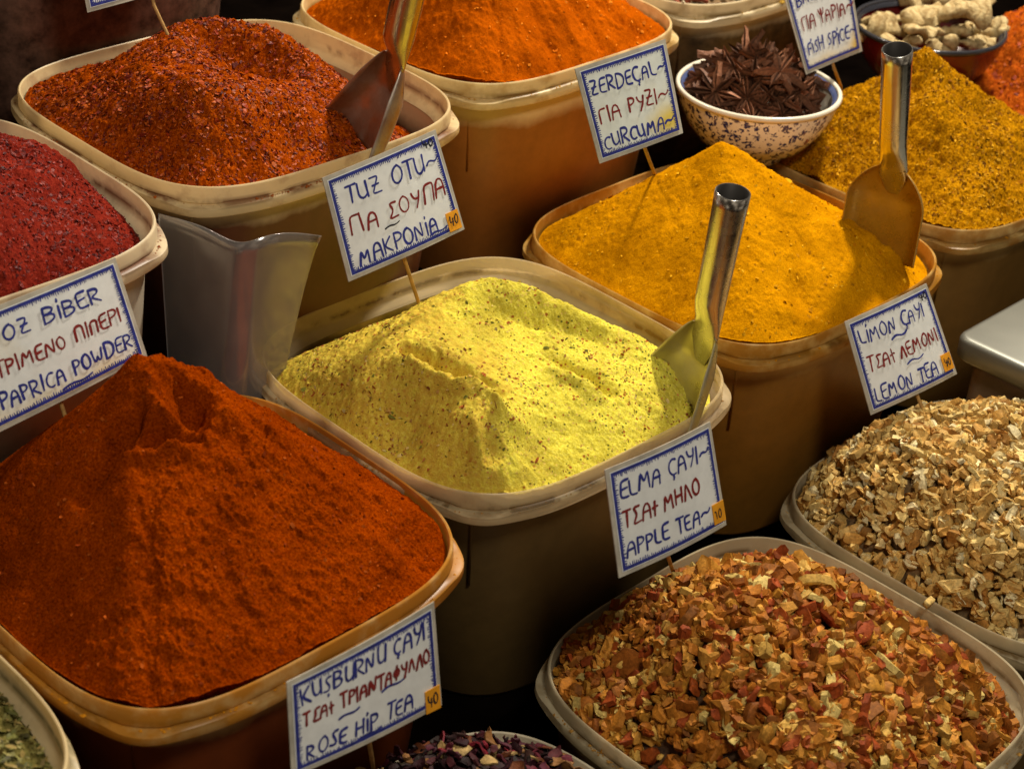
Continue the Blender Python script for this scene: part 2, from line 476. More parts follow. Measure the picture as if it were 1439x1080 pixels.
# ------------------------------------------------------------------ heaps as height fields inside a tub
class Heap:
    """height above the rim plane as a function of the offset from the tub centre"""

    def __init__(s, T, edge, ctrl=None, apex=None, gamma=1.0, round_=0.012, bumps=(), grooves=(), seed=0, relief=0.0, smooth_tps=1e-4):
        s.T, s.seed, s.relief = T, seed, relief
        s.edge_a = np.array([R_(e[0]) for e in edge]); s.edge_h = np.array([e[1] for e in edge])
        s.apex = None; s.gamma, s.round_ = gamma, round_
        s.cone = apex is not None
        if s.cone:
            P = ray(apex[0], apex[1], T.c[2] + apex[2]) - T.c
            s.ap = P[:2]; s.ah = apex[2]
        else:
            X = []
            for (px, py, h) in ctrl:
                P = ray(px, py, T.c[2] + h) - T.c
                rr = np.hypot(P[0], P[1]); lim = inner_radius(T, np.arctan2(P[1], P[0]), -0.008)
                if rr < lim: X.append((P[0], P[1], h))
            for ph in np.linspace(0, 2 * math.pi, 40, endpoint=False):
                R0 = inner_radius(T, ph); X.append((R0 * math.cos(ph), R0 * math.sin(ph), float(s.edge_at(np.array([ph]))[0])))
            X = np.array(X); n = len(X)
            K = s.U(np.hypot(X[:, None, 0] - X[None, :, 0], X[:, None, 1] - X[None, :, 1])) + np.eye(n) * smooth_tps
            P_ = np.c_[np.ones(n), X[:, :2]]
            M = np.zeros((n + 3, n + 3)); M[:n, :n] = K; M[:n, n:] = P_; M[n:, :n] = P_.T
            s.w = np.linalg.solve(M, np.r_[X[:, 2], 0, 0, 0]); s.X = X
        s.bumps, s.grooves = [], []
        for (px, py, rad, amp) in bumps:
            q = s.hit(px, py); s.bumps.append((q[0], q[1], rad, amp))
        for (p0, p1, w, dep) in grooves:
            a, b = s.hit(*p0), s.hit(*p1); s.grooves.append((a[:2], b[:2], w, dep))

    @staticmethod
    def U(r):
        return np.where(r > 1e-9, r * r * np.log(np.maximum(r, 1e-9)), 0.0)

    def edge_at(s, phi):
        return np.interp(np.mod(phi, 2 * math.pi), s.edge_a, s.edge_h, period=2 * math.pi)

    def base(s, x, y):
        x, y = np.asarray(x, float), np.asarray(y, float)
        if s.cone:
            dx, dy = x - s.ap[0], y - s.ap[1]
            L = np.hypot(dx, dy) + 1e-9; ux, uy = dx / L, dy / L
            lo, hi = np.zeros_like(L), np.full_like(L, 0.5)
            for _ in range(24):
                mid = (lo + hi) / 2; bx, by = s.ap[0] + ux * mid, s.ap[1] + uy * mid
                ins = np.hypot(bx, by) < inner_radius(s.T, np.arctan2(by, bx))
                lo, hi = np.where(ins, mid, lo), np.where(ins, hi, mid)
            B = hi; bx, by = s.ap[0] + ux * B, s.ap[1] + uy * B
            eh = s.edge_at(np.arctan2(by, bx))
            Lr = np.sqrt(L * L + s.round_ ** 2) - s.round_ * 0.35
            return s.ah + (eh - s.ah) * np.clip(Lr / B, 0, 1.2) ** s.gamma
        h = s.w[-3] + s.w[-2] * x + s.w[-1] * y
        for i in range(len(s.X)):
            h = h + s.w[i] * s.U(np.hypot(x - s.X[i, 0], y - s.X[i, 1]))
        return h

    def height(s, x, y):
        h = s.base(x, y)
        wx = x + 0.0022 * fbm(x, y, 90, s.seed + 50, 3); wy = y + 0.0022 * fbm(x, y, 90, s.seed + 70, 3)
        for (bx, by, rad, amp) in s.bumps:
            h = h + amp * np.exp(-((wx - bx) ** 2 + (wy - by) ** 2) / rad ** 2)
        for (a, b, w, dep) in s.grooves:
            d = b - a; L2 = (d * d).sum()
            t = np.clip(((wx - a[0]) * d[0] + (wy - a[1]) * d[1]) / L2, 0, 1)
            q = np.hypot(wx - a[0] - t * d[0], wy - a[1] - t * d[1])
            h = h + dep * np.exp(-(q / w) ** 2) * (0.55 + 0.45 * np.sin(math.pi * np.clip(t, 0.05, 0.95)))
        if s.relief:
            h = h + s.relief * fbm(x, y, 26, s.seed, 3, 0.5)
        return h

    def hit(s, px, py):
        """offset of the first point of the heap met along a pixel's sight line"""
        d = unproj(px, py, 1.0)
        hh = np.linspace(0.22, -0.05, 900)
        P = d[None, :] * ((s.T.c[2] + hh) / d[2])[:, None] - s.T.c
        ins = np.hypot(P[:, 0], P[:, 1]) < inner_radius(s.T, np.arctan2(P[:, 1], P[:, 0])) + 0.002
        ok = ins & (s.base(P[:, 0], P[:, 1]) >= hh)
        i = int(np.argmax(ok)) if ok.any() else int(np.argmin(np.where(ins, np.abs(s.base(P[:, 0], P[:, 1]) - hh), 9)))
        return np.array([P[i, 0], P[i, 1], hh[i]])

    def mesh(s, name, mat, res=260, grain=0.0006, gscale=420, clump=0.0, cscale=110, skirt=0.03, mask=None, dust=None, label=None, cat=None, kind=None, group=None):
        g = np.linspace(-1, 1, res)
        S_, T_ = np.meshgrid(g, g, indexing='ij')
        m = np.maximum(np.abs(S_), np.abs(T_)); phi = np.arctan2(T_, S_) + s.T.psi
        e = np.hypot(S_, T_); e = np.where(e > 1e-9, m / np.maximum(e, 1e-9) * e, 0)
        # square grid mapped onto the rounded-square mouth
        L = np.hypot(S_, T_); base_r = np.where(m > 0, L / np.maximum(m, 1e-9), 1.0)
        R0 = inner_radius(s.T, phi, wall_inset(s.edge_at(phi - s.T.psi + PSI)))
        rad = m * (R0 * (m ** 2) + (1 - m ** 2) * base_r * (s.T.a * 0.93))
        x, y = rad * np.cos(phi), rad * np.sin(phi)
        h = s.height(x, y)
        ed = np.clip((1 - m) * 14, 0, 1)
        mk = 1.0 if mask is None else mask(x, y)
        h = h + (grain * fbm(x, y, gscale, s.seed + 5, 3, 0.6)) * mk
        if clump: 
            cl = fbm(x, y, cscale, s.seed + 9, 4, 0.6)
            h = h + clump * np.maximum(cl, -0.2) * (0.3 + 0.7 * ed) * mk
        V = np.stack([x, y, h], -1).reshape(-1, 3)
        idx = np.arange(res * res).reshape(res, res)
        F = np.stack([idx[:-1, :-1], idx[1:, :-1], idx[1:, 1:], idx[:-1, 1:]], -1).reshape(-1, 4)
        ring = np.concatenate([idx[0, :-1], idx[:-1, -1], idx[-1, :0:-1], idx[:0:-1, 0]])
        low = V[ring].copy(); low[:, 2] -= skirt; low[:, :2] *= 0.93
        n0 = len(V); k = np.arange(len(ring)); j = (k + 1) % len(ring)
        F2 = np.stack([ring[k], n0 + k, n0 + j, ring[j]], 1)
        V = np.concatenate([V, low]); F = np.concatenate([F, F2])
        cols = None
        if dust is not None:
            q = np.clip(dust(V[:, 0], V[:, 1]), 0, 1); cols = np.stack([q, q, q], 1)
        o = mesh_obj(name, V, F, mat, loc=s.T.c, colors=cols)
        tag(o, label, cat, group, kind)
        s.obj = o
        return o

    def normal(s, x, y):
        d = 0.002
        hx = (s.height(x + d, y) - s.height(x - d, y)) / (2 * d); hy = (s.height(x, y + d) - s.height(x, y - d)) / (2 * d)
        n = np.stack([-hx, -hy, np.ones_like(hx)], -1)
        return n / np.linalg.norm(n, axis=-1, keepdims=True)

    def sample(s, n, r, margin=0.004):
        x = r.uniform(-0.2, 0.2, n * 4); y = r.uniform(-0.2, 0.2, n * 4)
        ok = np.hypot(x, y) < inner_radius(s.T, np.arctan2(y, x)) - margin
        return x[ok][:n], y[ok][:n]


def flakes(name, heap, n, size, colors, mat, seed, parent, lift=0.0006, tilt=0.6, aspect=0.55, cluster=None):
    """thousands of tiny bent flakes strewn over a heap, one mesh"""
    r = np.random.default_rng(seed)
    x, y = heap.sample(n if cluster is None else n * 2, r)
    if cluster is not None:
        ok = fbm(x, y, 45, seed, 3) + cluster(x, y) > r.uniform(-0.9, 0.9, len(x)); x, y = x[ok], y[ok]
    n = len(x)
    h = heap.height(x, y) + r.uniform(-0.2, 1, n) * lift
    nn = heap.normal(x, y) + r.normal(0, tilt, (n, 3)) * 0.7; nn /= np.linalg.norm(nn, axis=1, keepdims=True)
    t = r.normal(0, 1, (n, 3)); t -= nn * (t * nn).sum(1, keepdims=True); t /= np.linalg.norm(t, axis=1, keepdims=True)
    b = np.cross(nn, t)
    sz = size * r.lognormal(0, 0.35, n)
    w = sz * aspect * r.uniform(0.6, 1.4, n)
    P = np.stack([x, y, h], 1)
    u, v, k = sz[:, None], w[:, None], (sz * r.uniform(-0.25, 0.35, n))[:, None]
    V = np.stack([P - t * u - b * v * .5, P - t * u * 0.3 - b * v + nn * k, P + t * u + nn * 0.2 * k - b * v * 0.4, P + t * u * 0.8 + b * v * 0.6, P + b * v + nn * k * 0.8, P - t * u * 0.9 + b * v * 0.3], 1)
    base = (np.arange(n) * 6)[:, None]
    F = np.concatenate([base + np.array([[0, 1, 4, 5]]), base + np.array([[1, 2, 3, 4]])])
    cols = np.array(colors)[r.integers(0, len(colors), n)] * r.uniform(0.7, 1.25, (n, 1))
    return mesh_obj(name, V.reshape(-1, 3), F, mat, parent, smooth=False, colors=np.repeat(cols, 6, 0))


# dimensions from the photograph: centre of each tub's rim, rows E1 apart
t_rose = make_tub('stained tub with the rust red powder cone, front left', (-0.1967, 0.9154, -0.6850), (0.13, 0.028, 0.006, 1), -0.016 + 0.02, 0.4, cream=(0.78, 0.52, 0.20, 1), stain=(0.62, 0.25, 0.015, 1), amount=0.9, seed=1)
t_yellow = make_tub('cloudy tub holding the pale yellow spice mix, at the centre', (-0.0150, 1.1318, -0.6768), (0.105, 0.064, 0.021, 1), 0.02, -0.9, cream=(0.84, 0.66, 0.38, 1), stain=(0.30, 0.16, 0.05, 1), amount=0.15, fill=-0.022, seed=2, clear=0.5)
t_turm = make_tub('tub with the golden powder cone behind the yellow mix', (0.1773, 1.3426, -0.6729), (0.22, 0.095, 0.013, 1), 0.012, 0.1, cream=(0.74, 0.50, 0.16, 1), stain=(0.48, 0.20, 0.01, 1), amount=0.85, seed=3)
t_curry = make_tub('tub with the brownish yellow curry heap, top right', (0.3720, 1.5534, -0.6690), (0.18, 0.095, 0.022, 1), 0, 0.2, cream=(0.70, 0.50, 0.19, 1), stain=(0.42, 0.18, 0.015, 1), amount=0.75, seed=4)
t_red2 = make_tub('tub of orange red flakes cut off by the top right corner', (0.5670, 1.7640, -0.6690), (0.10, 0.04, 0.012, 1), 0, 0.2, cream=(0.40, 0.24, 0.1, 1), stain=(0.35, 0.10, 0.015, 1), amount=0.8, seed=5)
t_herb = make_tub('tub of green herbs cut off by the bottom left corner', (-0.3900, 0.7000, -0.6900), (0.08, 0.07, 0.03, 1), 0, 0.0, stain=(0.3, 0.25, 0.1, 1), amount=0.1, seed=6)
t_chili = make_tub('cream tub with the dark red chili flake heap, top left', (-0.2272, 1.2950, -0.5479), (0.10, 0.034, 0.013, 1), 0.005, -0.2, stain=(0.30, 0.075, 0.015, 1), amount=0.22, seed=7)
t_orange = make_tub('cream tub with the bright orange powder, top centre', (-0.0427, 1.5257, -0.5527), (0.28, 0.095, 0.016, 1), -0.005, 0.2, cream=(0.86, 0.68, 0.34, 1), stain=(0.50, 0.25, 0.03, 1), amount=0.45, fill=-0.042, seed=8)
t_papr = make_tub('cream tub with the crimson flakes, at the left edge', (-0.4087, 1.0608, -0.5480), (0.42, 0.36, 0.27, 1), 0, -0.1, cream=(0.84, 0.70, 0.46, 1), stain=(0.30, 0.08, 0.03, 1), amount=0.15, seed=9)
t_white = make_tub('cream rimmed tub of mixed dried pieces, behind the dark star pods', (0.1420, 1.7560, -0.5560), (0.075, 0.045, 0.02, 1), 0, 0.2, cream=(0.84, 0.70, 0.44, 1), stain=(0.40, 0.24, 0.04, 1), amount=0.35, clumpy=0.6, seed=10)
t_apple = make_tub('cloudy grey tub heaped with orange brown dried fruit pieces', (0.2011, 0.9462, -0.8018), (0.09, 0.05, 0.02, 1), -0.003, 0.6, cream=(0.66, 0.56, 0.36, 1), stain=(0.32, 0.17, 0.04, 1), amount=0.15, seed=11, clear=0.3)
t_lemon = make_tub('cloudy tub heaped with pale cream dried pieces, right edge', (0.3905, 1.1613, -0.7998), (0.12, 0.075, 0.03, 1), 0.003, 0.0, cream=(0.68, 0.57, 0.36, 1), stain=(0.36, 0.2, 0.05, 1), amount=0.3, seed=12, clear=0.3)
t_petal = make_tub('cloudy tub of dark purple tea petals, bottom edge', (0.0080, 0.7160, -0.8040), (0.05, 0.02, 0.02, 1), 0, 0.3, cream=(0.60, 0.53, 0.38, 1), stain=(0.25, 0.1, 0.05, 1), amount=0.1, seed=13, clear=0.35)
t_back = make_tub('tub with wine brown contents showing through, top left corner', (-0.4190, 1.4820, -0.4230), (0.085, 0.042, 0.028, 1), 0, 0.0, stain=(0.3, 0.1, 0.03, 1), amount=0.3, clumpy=0.75, fill=-0.03, seed=14)

# ------------------------------------------------------------------ powders
m_rose = powder_mat('rust_red_powder', (0.090, 0.0085, 0.0001, 1), (0.215, 0.027, 0.0002, 1), (0.32, 0.052, 0.0004, 1), grain=650, bump_d=0.0012)
m_turm = powder_mat('golden_powder', (0.38, 0.145, 0.0010, 1), (0.53, 0.215, 0.0012, 1), (0.63, 0.285, 0.003, 1), grain=900, bump_d=0.0008)
m_curry = powder_mat('curry_powder', (0.10, 0.034, 0.001, 1), (0.36, 0.15, 0.002, 1), (0.52, 0.25, 0.005, 1), grain=520, bump_d=0.0018)
m_orange = powder_mat('orange_powder', (0.26, 0.040, 0.0004, 1), (0.37, 0.068, 0.0008, 1), (0.44, 0.092, 0.002, 1), grain=900, bump_d=0.0008)
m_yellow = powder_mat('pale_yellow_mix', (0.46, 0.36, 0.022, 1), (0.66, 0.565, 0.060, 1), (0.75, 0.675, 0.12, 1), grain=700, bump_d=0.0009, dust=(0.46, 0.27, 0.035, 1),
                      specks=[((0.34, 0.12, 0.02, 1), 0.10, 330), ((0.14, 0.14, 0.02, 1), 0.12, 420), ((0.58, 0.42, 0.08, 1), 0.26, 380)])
m_chili = powder_mat('chili_base', (0.09, 0.009, 0.001, 1), (0.25, 0.036, 0.001, 1), (0.42, 0.085, 0.003, 1), grain=500, bump_d=0.002)
m_papr = powder_mat('crimson_base', (0.09, 0.007, 0.005, 1), (0.18, 0.016, 0.009, 1), (0.25, 0.030, 0.015, 1), grain=500, bump_d=0.002)
m_red2 = powder_mat('red_orange_base', (0.20, 0.025, 0.002, 1), (0.40, 0.075, 0.006, 1), (0.55, 0.13, 0.012, 1), grain=420, bump_d=0.002)
m_herb = powder_mat('herb_base', (0.05, 0.045, 0.012, 1), (0.13, 0.11, 0.03, 1), (0.22, 0.19, 0.06, 1), grain=420, bump_d=0.002)
m_flake = tint_mat('flake_skin', rough=0.5, spec=0.16, nscale=600)
m_crumb = tint_mat('powder_crumb', rough=0.95, spec=0.05, nscale=600)

FLAT = lambda v: [(0, v), (90, v), (180, v), (270, v)]
# angles: 0 right corner, 90 back corner, 180 left corner, 270 front corner
h_rose = Heap(t_rose, [(0, -0.010), (45, -0.012), (90, -0.016), (180, -0.006), (225, -0.005), (270, -0.003), (315, -0.004)], apex=(212, 487, 0.124), gamma=0.95, round_=0.013, seed=21, relief=0.002,
              bumps=[(266, 556, 0.0120, -0.030), (243, 522, 0.008, -0.010), (184, 512, 0.010, 0.006), (292, 532, 0.010, 0.008), (318, 585, 0.010, 0.006), (330, 622, 0.010, -0.007), (385, 610, 0.010, 0.005), (575, 770, 0.014, -0.006), (600, 740, 0.010, 0.005)],
              grooves=[((196, 572), (122, 684), 0.0062, -0.026), ((184, 626), (274, 612), 0.0046, -0.020), ((180, 640), (272, 628), 0.005, 0.007), ((205, 575), (250, 590), 0.006, 0.005), ((182, 640), (178, 980), 0.009, 0.0035), ((204, 640), (214, 990), 0.007, -0.003), ((345, 560), (590, 745), 0.006, 0.003), ((330, 580), (575, 770), 0.006, -0.003)])
_rc = h_rose.hit(190, 640)
h_rose.mesh('powder_mound', m_rose, res=380, grain=0.0006, gscale=300, clump=0.0024, cscale=120, mask=lambda x, y: 0.22 + 0.78 * np.clip((x - _rc[0] + 0.02 * fbm(x, y, 30, 3, 3) + 0.10 * (y - _rc[1])) / 0.012 + 0.4, 0, 1), label='tall rust red powder cone with a cratered peak, front left', cat='spice mound', group='spice mounds in the tubs')
h_turm = Heap(t_turm, [(0, -0.014), (45, -0.012), (90, -0.018), (135, -0.016), (180, -0.010), (225, -0.006), (270, -0.001), (315, -0.004)], apex=(1016, 193, 0.101), gamma=0.90, round_=0.006, seed=22, relief=0.0012,
              bumps=[(930, 330, 0.03, 0.005), (1120, 400, 0.010, -0.006), (1140, 425, 0.014, -0.006), (1100, 440, 0.010, 0.004), (1010, 400, 0.014, 0.003), (830, 340, 0.014, 0.003), (1188, 305, 0.009, 0.005), (1225, 335, 0.009, 0.005), (1258, 362, 0.008, 0.005), (1185, 330, 0.02, 0.003), (960, 420, 0.03, -0.003)], grooves=[((1100, 300), (1160, 380), 0.006, -0.003), ((985, 240), (930, 360), 0.012, -0.003)])
h_turm.mesh('powder_mound', m_turm, res=360, grain=0.0003, gscale=330, clump=0.0010, cscale=120, label='golden yellow powder cone with a smooth rounded tip', cat='spice mound', group='spice mounds in the tubs')
h_curry = Heap(t_curry, FLAT(-0.004), apex=(1302, 62, 0.106), gamma=0.80, round_=0.007, seed=23, relief=0.004,
               bumps=[(1290, 118, 0.012, -0.011), (1305, 150, 0.018, 0.010), (1385, 200, 0.02, 0.008), (1335, 225, 0.018, -0.009), (1250, 190, 0.02, -0.005), (1390, 260, 0.016, 0.006)])
h_curry.mesh('powder_mound', m_curry, res=300, grain=0.0010, gscale=280, clump=0.0028, cscale=110, label='brownish yellow curry heap with a grainy crumbling face', cat='spice mound', group='spice mounds in the tubs')
h_orange = Heap(t_orange, [(0, -0.014), (45, -0.012), (90, -0.012), (180, -0.014), (270, -0.001)], apex=(665, -150, 0.115), gamma=0.93, seed=24, relief=0.003,
                grooves=[((735, -20), (790, 105), 0.006, -0.006), ((690, -20), (705, 110), 0.005, -0.003), ((790, -20), (860, 90), 0.008, -0.008), ((830, -10), (915, 50), 0.010, -0.012), ((765, -20), (825, 95), 0.005, 0.005), ((715, -20), (750, 100), 0.005, 0.003)])
h_orange.mesh('powder_mound', m_orange, res=330, grain=0.0005, gscale=320, clump=0.0016, cscale=130, label='bright orange powder cone streaked with slides, top centre', cat='spice mound', group='spice mounds in the tubs')
h_yellow = Heap(t_yellow, [(0, -0.018), (45, -0.026), (90, -0.040), (135, -0.046), (165, -0.034), (185, -0.014), (225, -0.006), (270, -0.003), (315, -0.004)],
                ctrl=[(590, 428, .043), (622, 411, .050), (655, 398, .057), (690, 391, .061), (725, 398, .060), (760, 412, .055), (800, 429, .049), (840, 447, .041), (900, 476, .028),
                      (622, 430, .026), (655, 418, .031), (690, 412, .035), (725, 418, .034), (760, 432, .029), (800, 448, .024), (840, 464, .017), (690, 432, .010), (760, 452, .004), (640, 448, .046), (705, 444, .045), (760, 444, .042), (830, 471, .032), (880, 492, .025), (720, 480, .041), (740, 520, .035), (760, 560, .027), (770, 600, .017), (800, 510, .031), (870, 540, .020), (850, 590, .012), (760, 640, .009),
                      (560, 470, .046), (600, 508, .047), (655, 555, .045), (668, 605, .035), (690, 670, .009), (520, 560, .020), (450, 540, .008), (580, 610, .010), (490, 490, .026), (430, 522, .006)],
                seed=25, relief=0.0010, bumps=[(735, 452, 0.012, -0.003), (800, 475, 0.012, -0.003), (902, 552, 0.007, 0.004), (925, 582, 0.007, 0.004)],
                grooves=[((570, 490), (694, 546), 0.0050, -0.014), ((552, 512), (702, 576), 0.0050, 0.0085), ((700, 576), (750, 615), 0.006, 0.006), ((664, 596), (668, 645), 0.0055, 0.006), ((668, 645), (704, 682), 0.0055, 0.006), ((686, 604), (692, 650), 0.006, -0.006), ((775, 498), (856, 546), 0.0055, -0.012), ((770, 520), (846, 562), 0.0050, 0.006), ((700, 640), (800, 600), 0.010, -0.005), ((700, 436), (840, 474), 0.006, -0.005)], smooth_tps=3e-5)
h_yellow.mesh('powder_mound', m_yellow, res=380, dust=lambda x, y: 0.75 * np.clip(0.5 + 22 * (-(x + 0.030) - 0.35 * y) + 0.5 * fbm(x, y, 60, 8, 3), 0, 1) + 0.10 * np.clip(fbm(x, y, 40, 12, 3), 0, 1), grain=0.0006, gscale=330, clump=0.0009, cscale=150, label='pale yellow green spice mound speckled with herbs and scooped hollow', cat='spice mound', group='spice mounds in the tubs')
h_chili = Heap(t_chili, [(0, -0.055), (40, -0.048), (75, -0.030), (100, -0.016), (135, -0.01), (180, -0.008), (225, -0.006), (270, -0.008), (300, -0.014), (330, -0.034)],
               ctrl=[(150, 98, .020), (205, 62, .038), (260, 32, .050), (320, 24, .054), (375, 36, .043), (420, 66, .028), (260, 50, .030), (320, 42, .034), (375, 54, .024), (465, 120, .008), (330, 76, .032), (280, 64, .040), (390, 88, .022),
                     (300, 112, .042), (250, 150, .038), (345, 150, .036), (400, 140, .026), (450, 175, .004), (200, 130, .034), (300, 205, .018), (240, 215, .010), (120, 150, .010), (390, 205, .006), (270, 175, .032), (420, 215, -.004)],
               seed=26, relief=0.0022, bumps=[(345, 72, 0.020, -0.020), (300, 56, 0.014, -0.010), (385, 80, 0.014, -0.008), (280, 200, 0.022, -0.005), (330, 190, 0.016, -0.005), (395, 190, 0.012, -0.003)], smooth_tps=3e-5,
               grooves=[((240, 110), (330, 220), 0.010, 0.003)])
h_chili.mesh('chili_flakes', m_chili, res=240, grain=0.001, gscale=330, clump=0.002, cscale=160, label='dark red chili flake heap with a hollow near its top', cat='spice mound', group='spice mounds in the tubs')
flakes('flake_layer', h_chili, 24000, 0.00125, [(0.16, 0.011, 0.001), (0.25, 0.025, 0.002), (0.34, 0.050, 0.003), (0.44, 0.085, 0.005), (0.09, 0.006, 0.001), (0.36, 0.062, 0.004)], m_flake, 31, h_chili.obj, lift=0.001)['kind'] = 'stuff'
h_papr = Heap(t_papr, [(0, -0.022), (45, -0.024), (90, -0.01), (180, -0.01), (270, -0.012)],
              ctrl=[(0, 195, .026), (60, 205, .020), (100, 228, .010), (0, 290, .030), (90, 290, .012), (150, 300, -.006), (0, 380, .012), (-100, 260, .06), (-200, 250, .05)], seed=27, relief=0.003,
              bumps=[(20, 215, 0.016, -0.008), (60, 250, 0.014, 0.005)])
h_papr.mesh('crimson_flakes', m_papr, res=220, grain=0.001, gscale=330, clump=0.002, cscale=150, label='crimson flake heap at the left edge', cat='spice mound', group='spice mounds in the tubs')
flakes('flake_layer', h_papr, 16000, 0.0011, [(0.11, 0.007, 0.005), (0.18, 0.014, 0.009), (0.24, 0.026, 0.015), (0.08, 0.005, 0.004), (0.21, 0.02, 0.010)], m_flake, 32, h_papr.obj, lift=0.001)['kind'] = 'stuff'
h_red2 = Heap(t_red2, FLAT(-0.006), apex=(1490, -22, 0.10), gamma=0.95, seed=28, relief=0.005, bumps=[(1410, 90, 0.016, -0.008), (1430, 60, 0.014, 0.005)])
h_red2.mesh('red_spice_flakes', m_red2, res=200, grain=0.0012, gscale=300, clump=0.003, cscale=120, label='orange red flake heap cut off by the top right corner', cat='spice mound', group='spice mounds in the tubs')
h_herb = Heap(t_herb, FLAT(-0.022), ctrl=[(0, 1010, -.018), (40, 1060, -.018), (0, 1100, -.005)], seed=29, relief=0.002)
h_herb.mesh('crushed_herbs', m_herb, res=160, grain=0.001, gscale=330, clump=0.002, cscale=150, label='crushed green herbs in the bottom left corner tub', cat='herbs', group='spice mounds in the tubs')
flakes('flake_layer', h_herb, 9000, 0.0022, [(0.10, 0.10, 0.02), (0.20, 0.18, 0.05), (0.28, 0.24, 0.08), (0.07, 0.06, 0.015), (0.24, 0.17, 0.05)], m_flake, 33, h_herb.obj, lift=0.0015)['kind'] = 'stuff'
# herb and chili specks lying on the yellow mix
flakes('herb_specks', h_yellow, 3600, 0.0011, [(0.32, 0.09, 0.02), (0.14, 0.13, 0.02), (0.46, 0.26, 0.06), (0.6, 0.45, 0.15), (0.20, 0.06, 0.015), (0.40, 0.16, 0.04)], m_crumb, 34, h_yellow.obj, lift=0.0008, cluster=lambda x, y: -0.45 + 9.0 * np.clip(-(x + 0.012) - 0.25 * y, -0.03, 0.08))['kind'] = 'stuff'
flakes('grain_layer', h_curry, 9000, 0.0012, [(0.50, 0.23, 0.01), (0.30, 0.11, 0.005), (0.56, 0.28, 0.015), (0.14, 0.05, 0.004)], m_crumb, 35, h_curry.obj, lift=0.0012)['kind'] = 'stuff'
flakes('flake_layer', h_red2, 4000, 0.0016, [(0.30, 0.04, 0.004), (0.45, 0.09, 0.008), (0.2, 0.02, 0.003)], m_flake, 36, h_red2.obj, lift=0.0012)['kind'] = 'stuff'
# crumbs of powder that rolled down the cones
flakes('crumb_layer', h_rose, 900, 0.0009, [(0.22, 0.03, 0.003), (0.32, 0.06, 0.006)], m_crumb, 37, h_rose.obj, lift=0.0008, aspect=0.9)['kind'] = 'stuff'
flakes('crumb_layer', h_turm, 1200, 0.0009, [(0.6, 0.27, 0.006), (0.72, 0.36, 0.012), (0.45, 0.18, 0.004)], m_crumb, 38, h_turm.obj, lift=0.0008, aspect=0.9)['kind'] = 'stuff'
flakes('crumb_layer', h_orange, 900, 0.0010, [(0.6, 0.14, 0.006), (0.7, 0.2, 0.012)], m_crumb, 39, h_orange.obj, lift=0.0008, aspect=0.9)['kind'] = 'stuff'

# ------------------------------------------------------------------ dried pieces
m_piece = tint_mat('dried_fruit', rough=0.6, spec=0.12, sss=0.0, nscale=420, contrast=0.4, bump_d=0.0008)


def piece(r, size, thick, curl, boxy, cols, edge_dark=0.75):
    """one irregular curled slice: verts, faces, per-vertex colour"""
    k = 9
    th = np.linspace(0, 2 * math.pi, k, endpoint=False) + r.uniform(0, 0.5, k)
    if r.random() < boxy:
        rad = 0.9 / np.maximum(np.abs(np.cos(th)) * r.uniform(0.7, 1.1), np.abs(np.sin(th)) * r.uniform(1.0, 1.7)); rad = np.clip(rad, 0, 1.35)
    else:
        rad = r.uniform(0.58, 1.15, k); rad = (np.roll(rad, 1) + 5 * rad + np.roll(rad, -1)) / 7 * r.choice([1, 1, 0.8, 1.15])
    ax, ay = size, size * r.uniform(0.45, 0.95)
    ox, oy = rad * np.cos(th) * ax, rad * np.sin(th) * ay
    pts = [np.array([[0, 0]]), np.stack([ox, oy], 1) * 0.72 + r.normal(0, size * 0.05, (k, 2)), np.stack([ox, oy], 1)]
    P = np.concatenate(pts)
    c1, c2, c3 = r.normal(0, curl, 3) / size
    zt = c1 * P[:, 0] ** 2 + c2 * P[:, 1] ** 2 + c3 * P[:, 0] * P[:, 1] + r.normal(0, thick * 0.16, len(P))
    t = thick * r.uniform(0.6, 1.4)
    tt = np.r_[t * 0.5, np.full(k, t * 0.5), np.full(k, t * 0.40)]
    top = np.c_[P, zt + tt]; bot = np.c_[P, zt - tt + r.normal(0, thick * 0.1, len(P))]
    V = np.concatenate([top, bot]); n = len(P)
    F = []
    for i in range(k):
        j = (i + 1) % k
        F += [(0, 1 + i, 1 + j), (1 + i, 1 + k + i, 1 + k + j), (1 + i, 1 + k + j, 1 + j)]
        F += [(n, n + 1 + j, n + 1 + i), (n + 1 + i, n + 1 + k + j, n + 1 + k + i), (n + 1 + i, n + 1 + j, n + 1 + k + j)]
        a, b = 1 + k + i, 1 + k + j
        F += [(a, a + n, b + n), (a, b + n, b)]
    col = np.array(cols[r.integers(0, len(cols))]) * r.uniform(0.82, 1.15)
    C = np.tile(col, (len(V), 1)); C *= r.uniform(0.85, 1.15, (len(V), 1))
    C[1 + k:n] *= edge_dark; C[n + 1 + k:] *= edge_dark
    return V, np.array(F), C


def rot_from(nrm, ang):
    z = nrm / np.linalg.norm(nrm); h = np.array([1.0, 0, 0]) if abs(z[0]) < 0.9 else np.array([0, 1.0, 0])
    x = np.cross(h, z); x /= np.linalg.norm(x); y = np.cross(z, x)
    x2 = x * math.cos(ang) + y * math.sin(ang); y2 = np.cross(z, x2)
    return np.stack([x2, y2, z], 1)


def to_px(P):
    d = -(P @ CT)
    return PW / 2 + FPX * (P @ CR) / d, PH / 2 - FPX * (P @ CU) / d, d


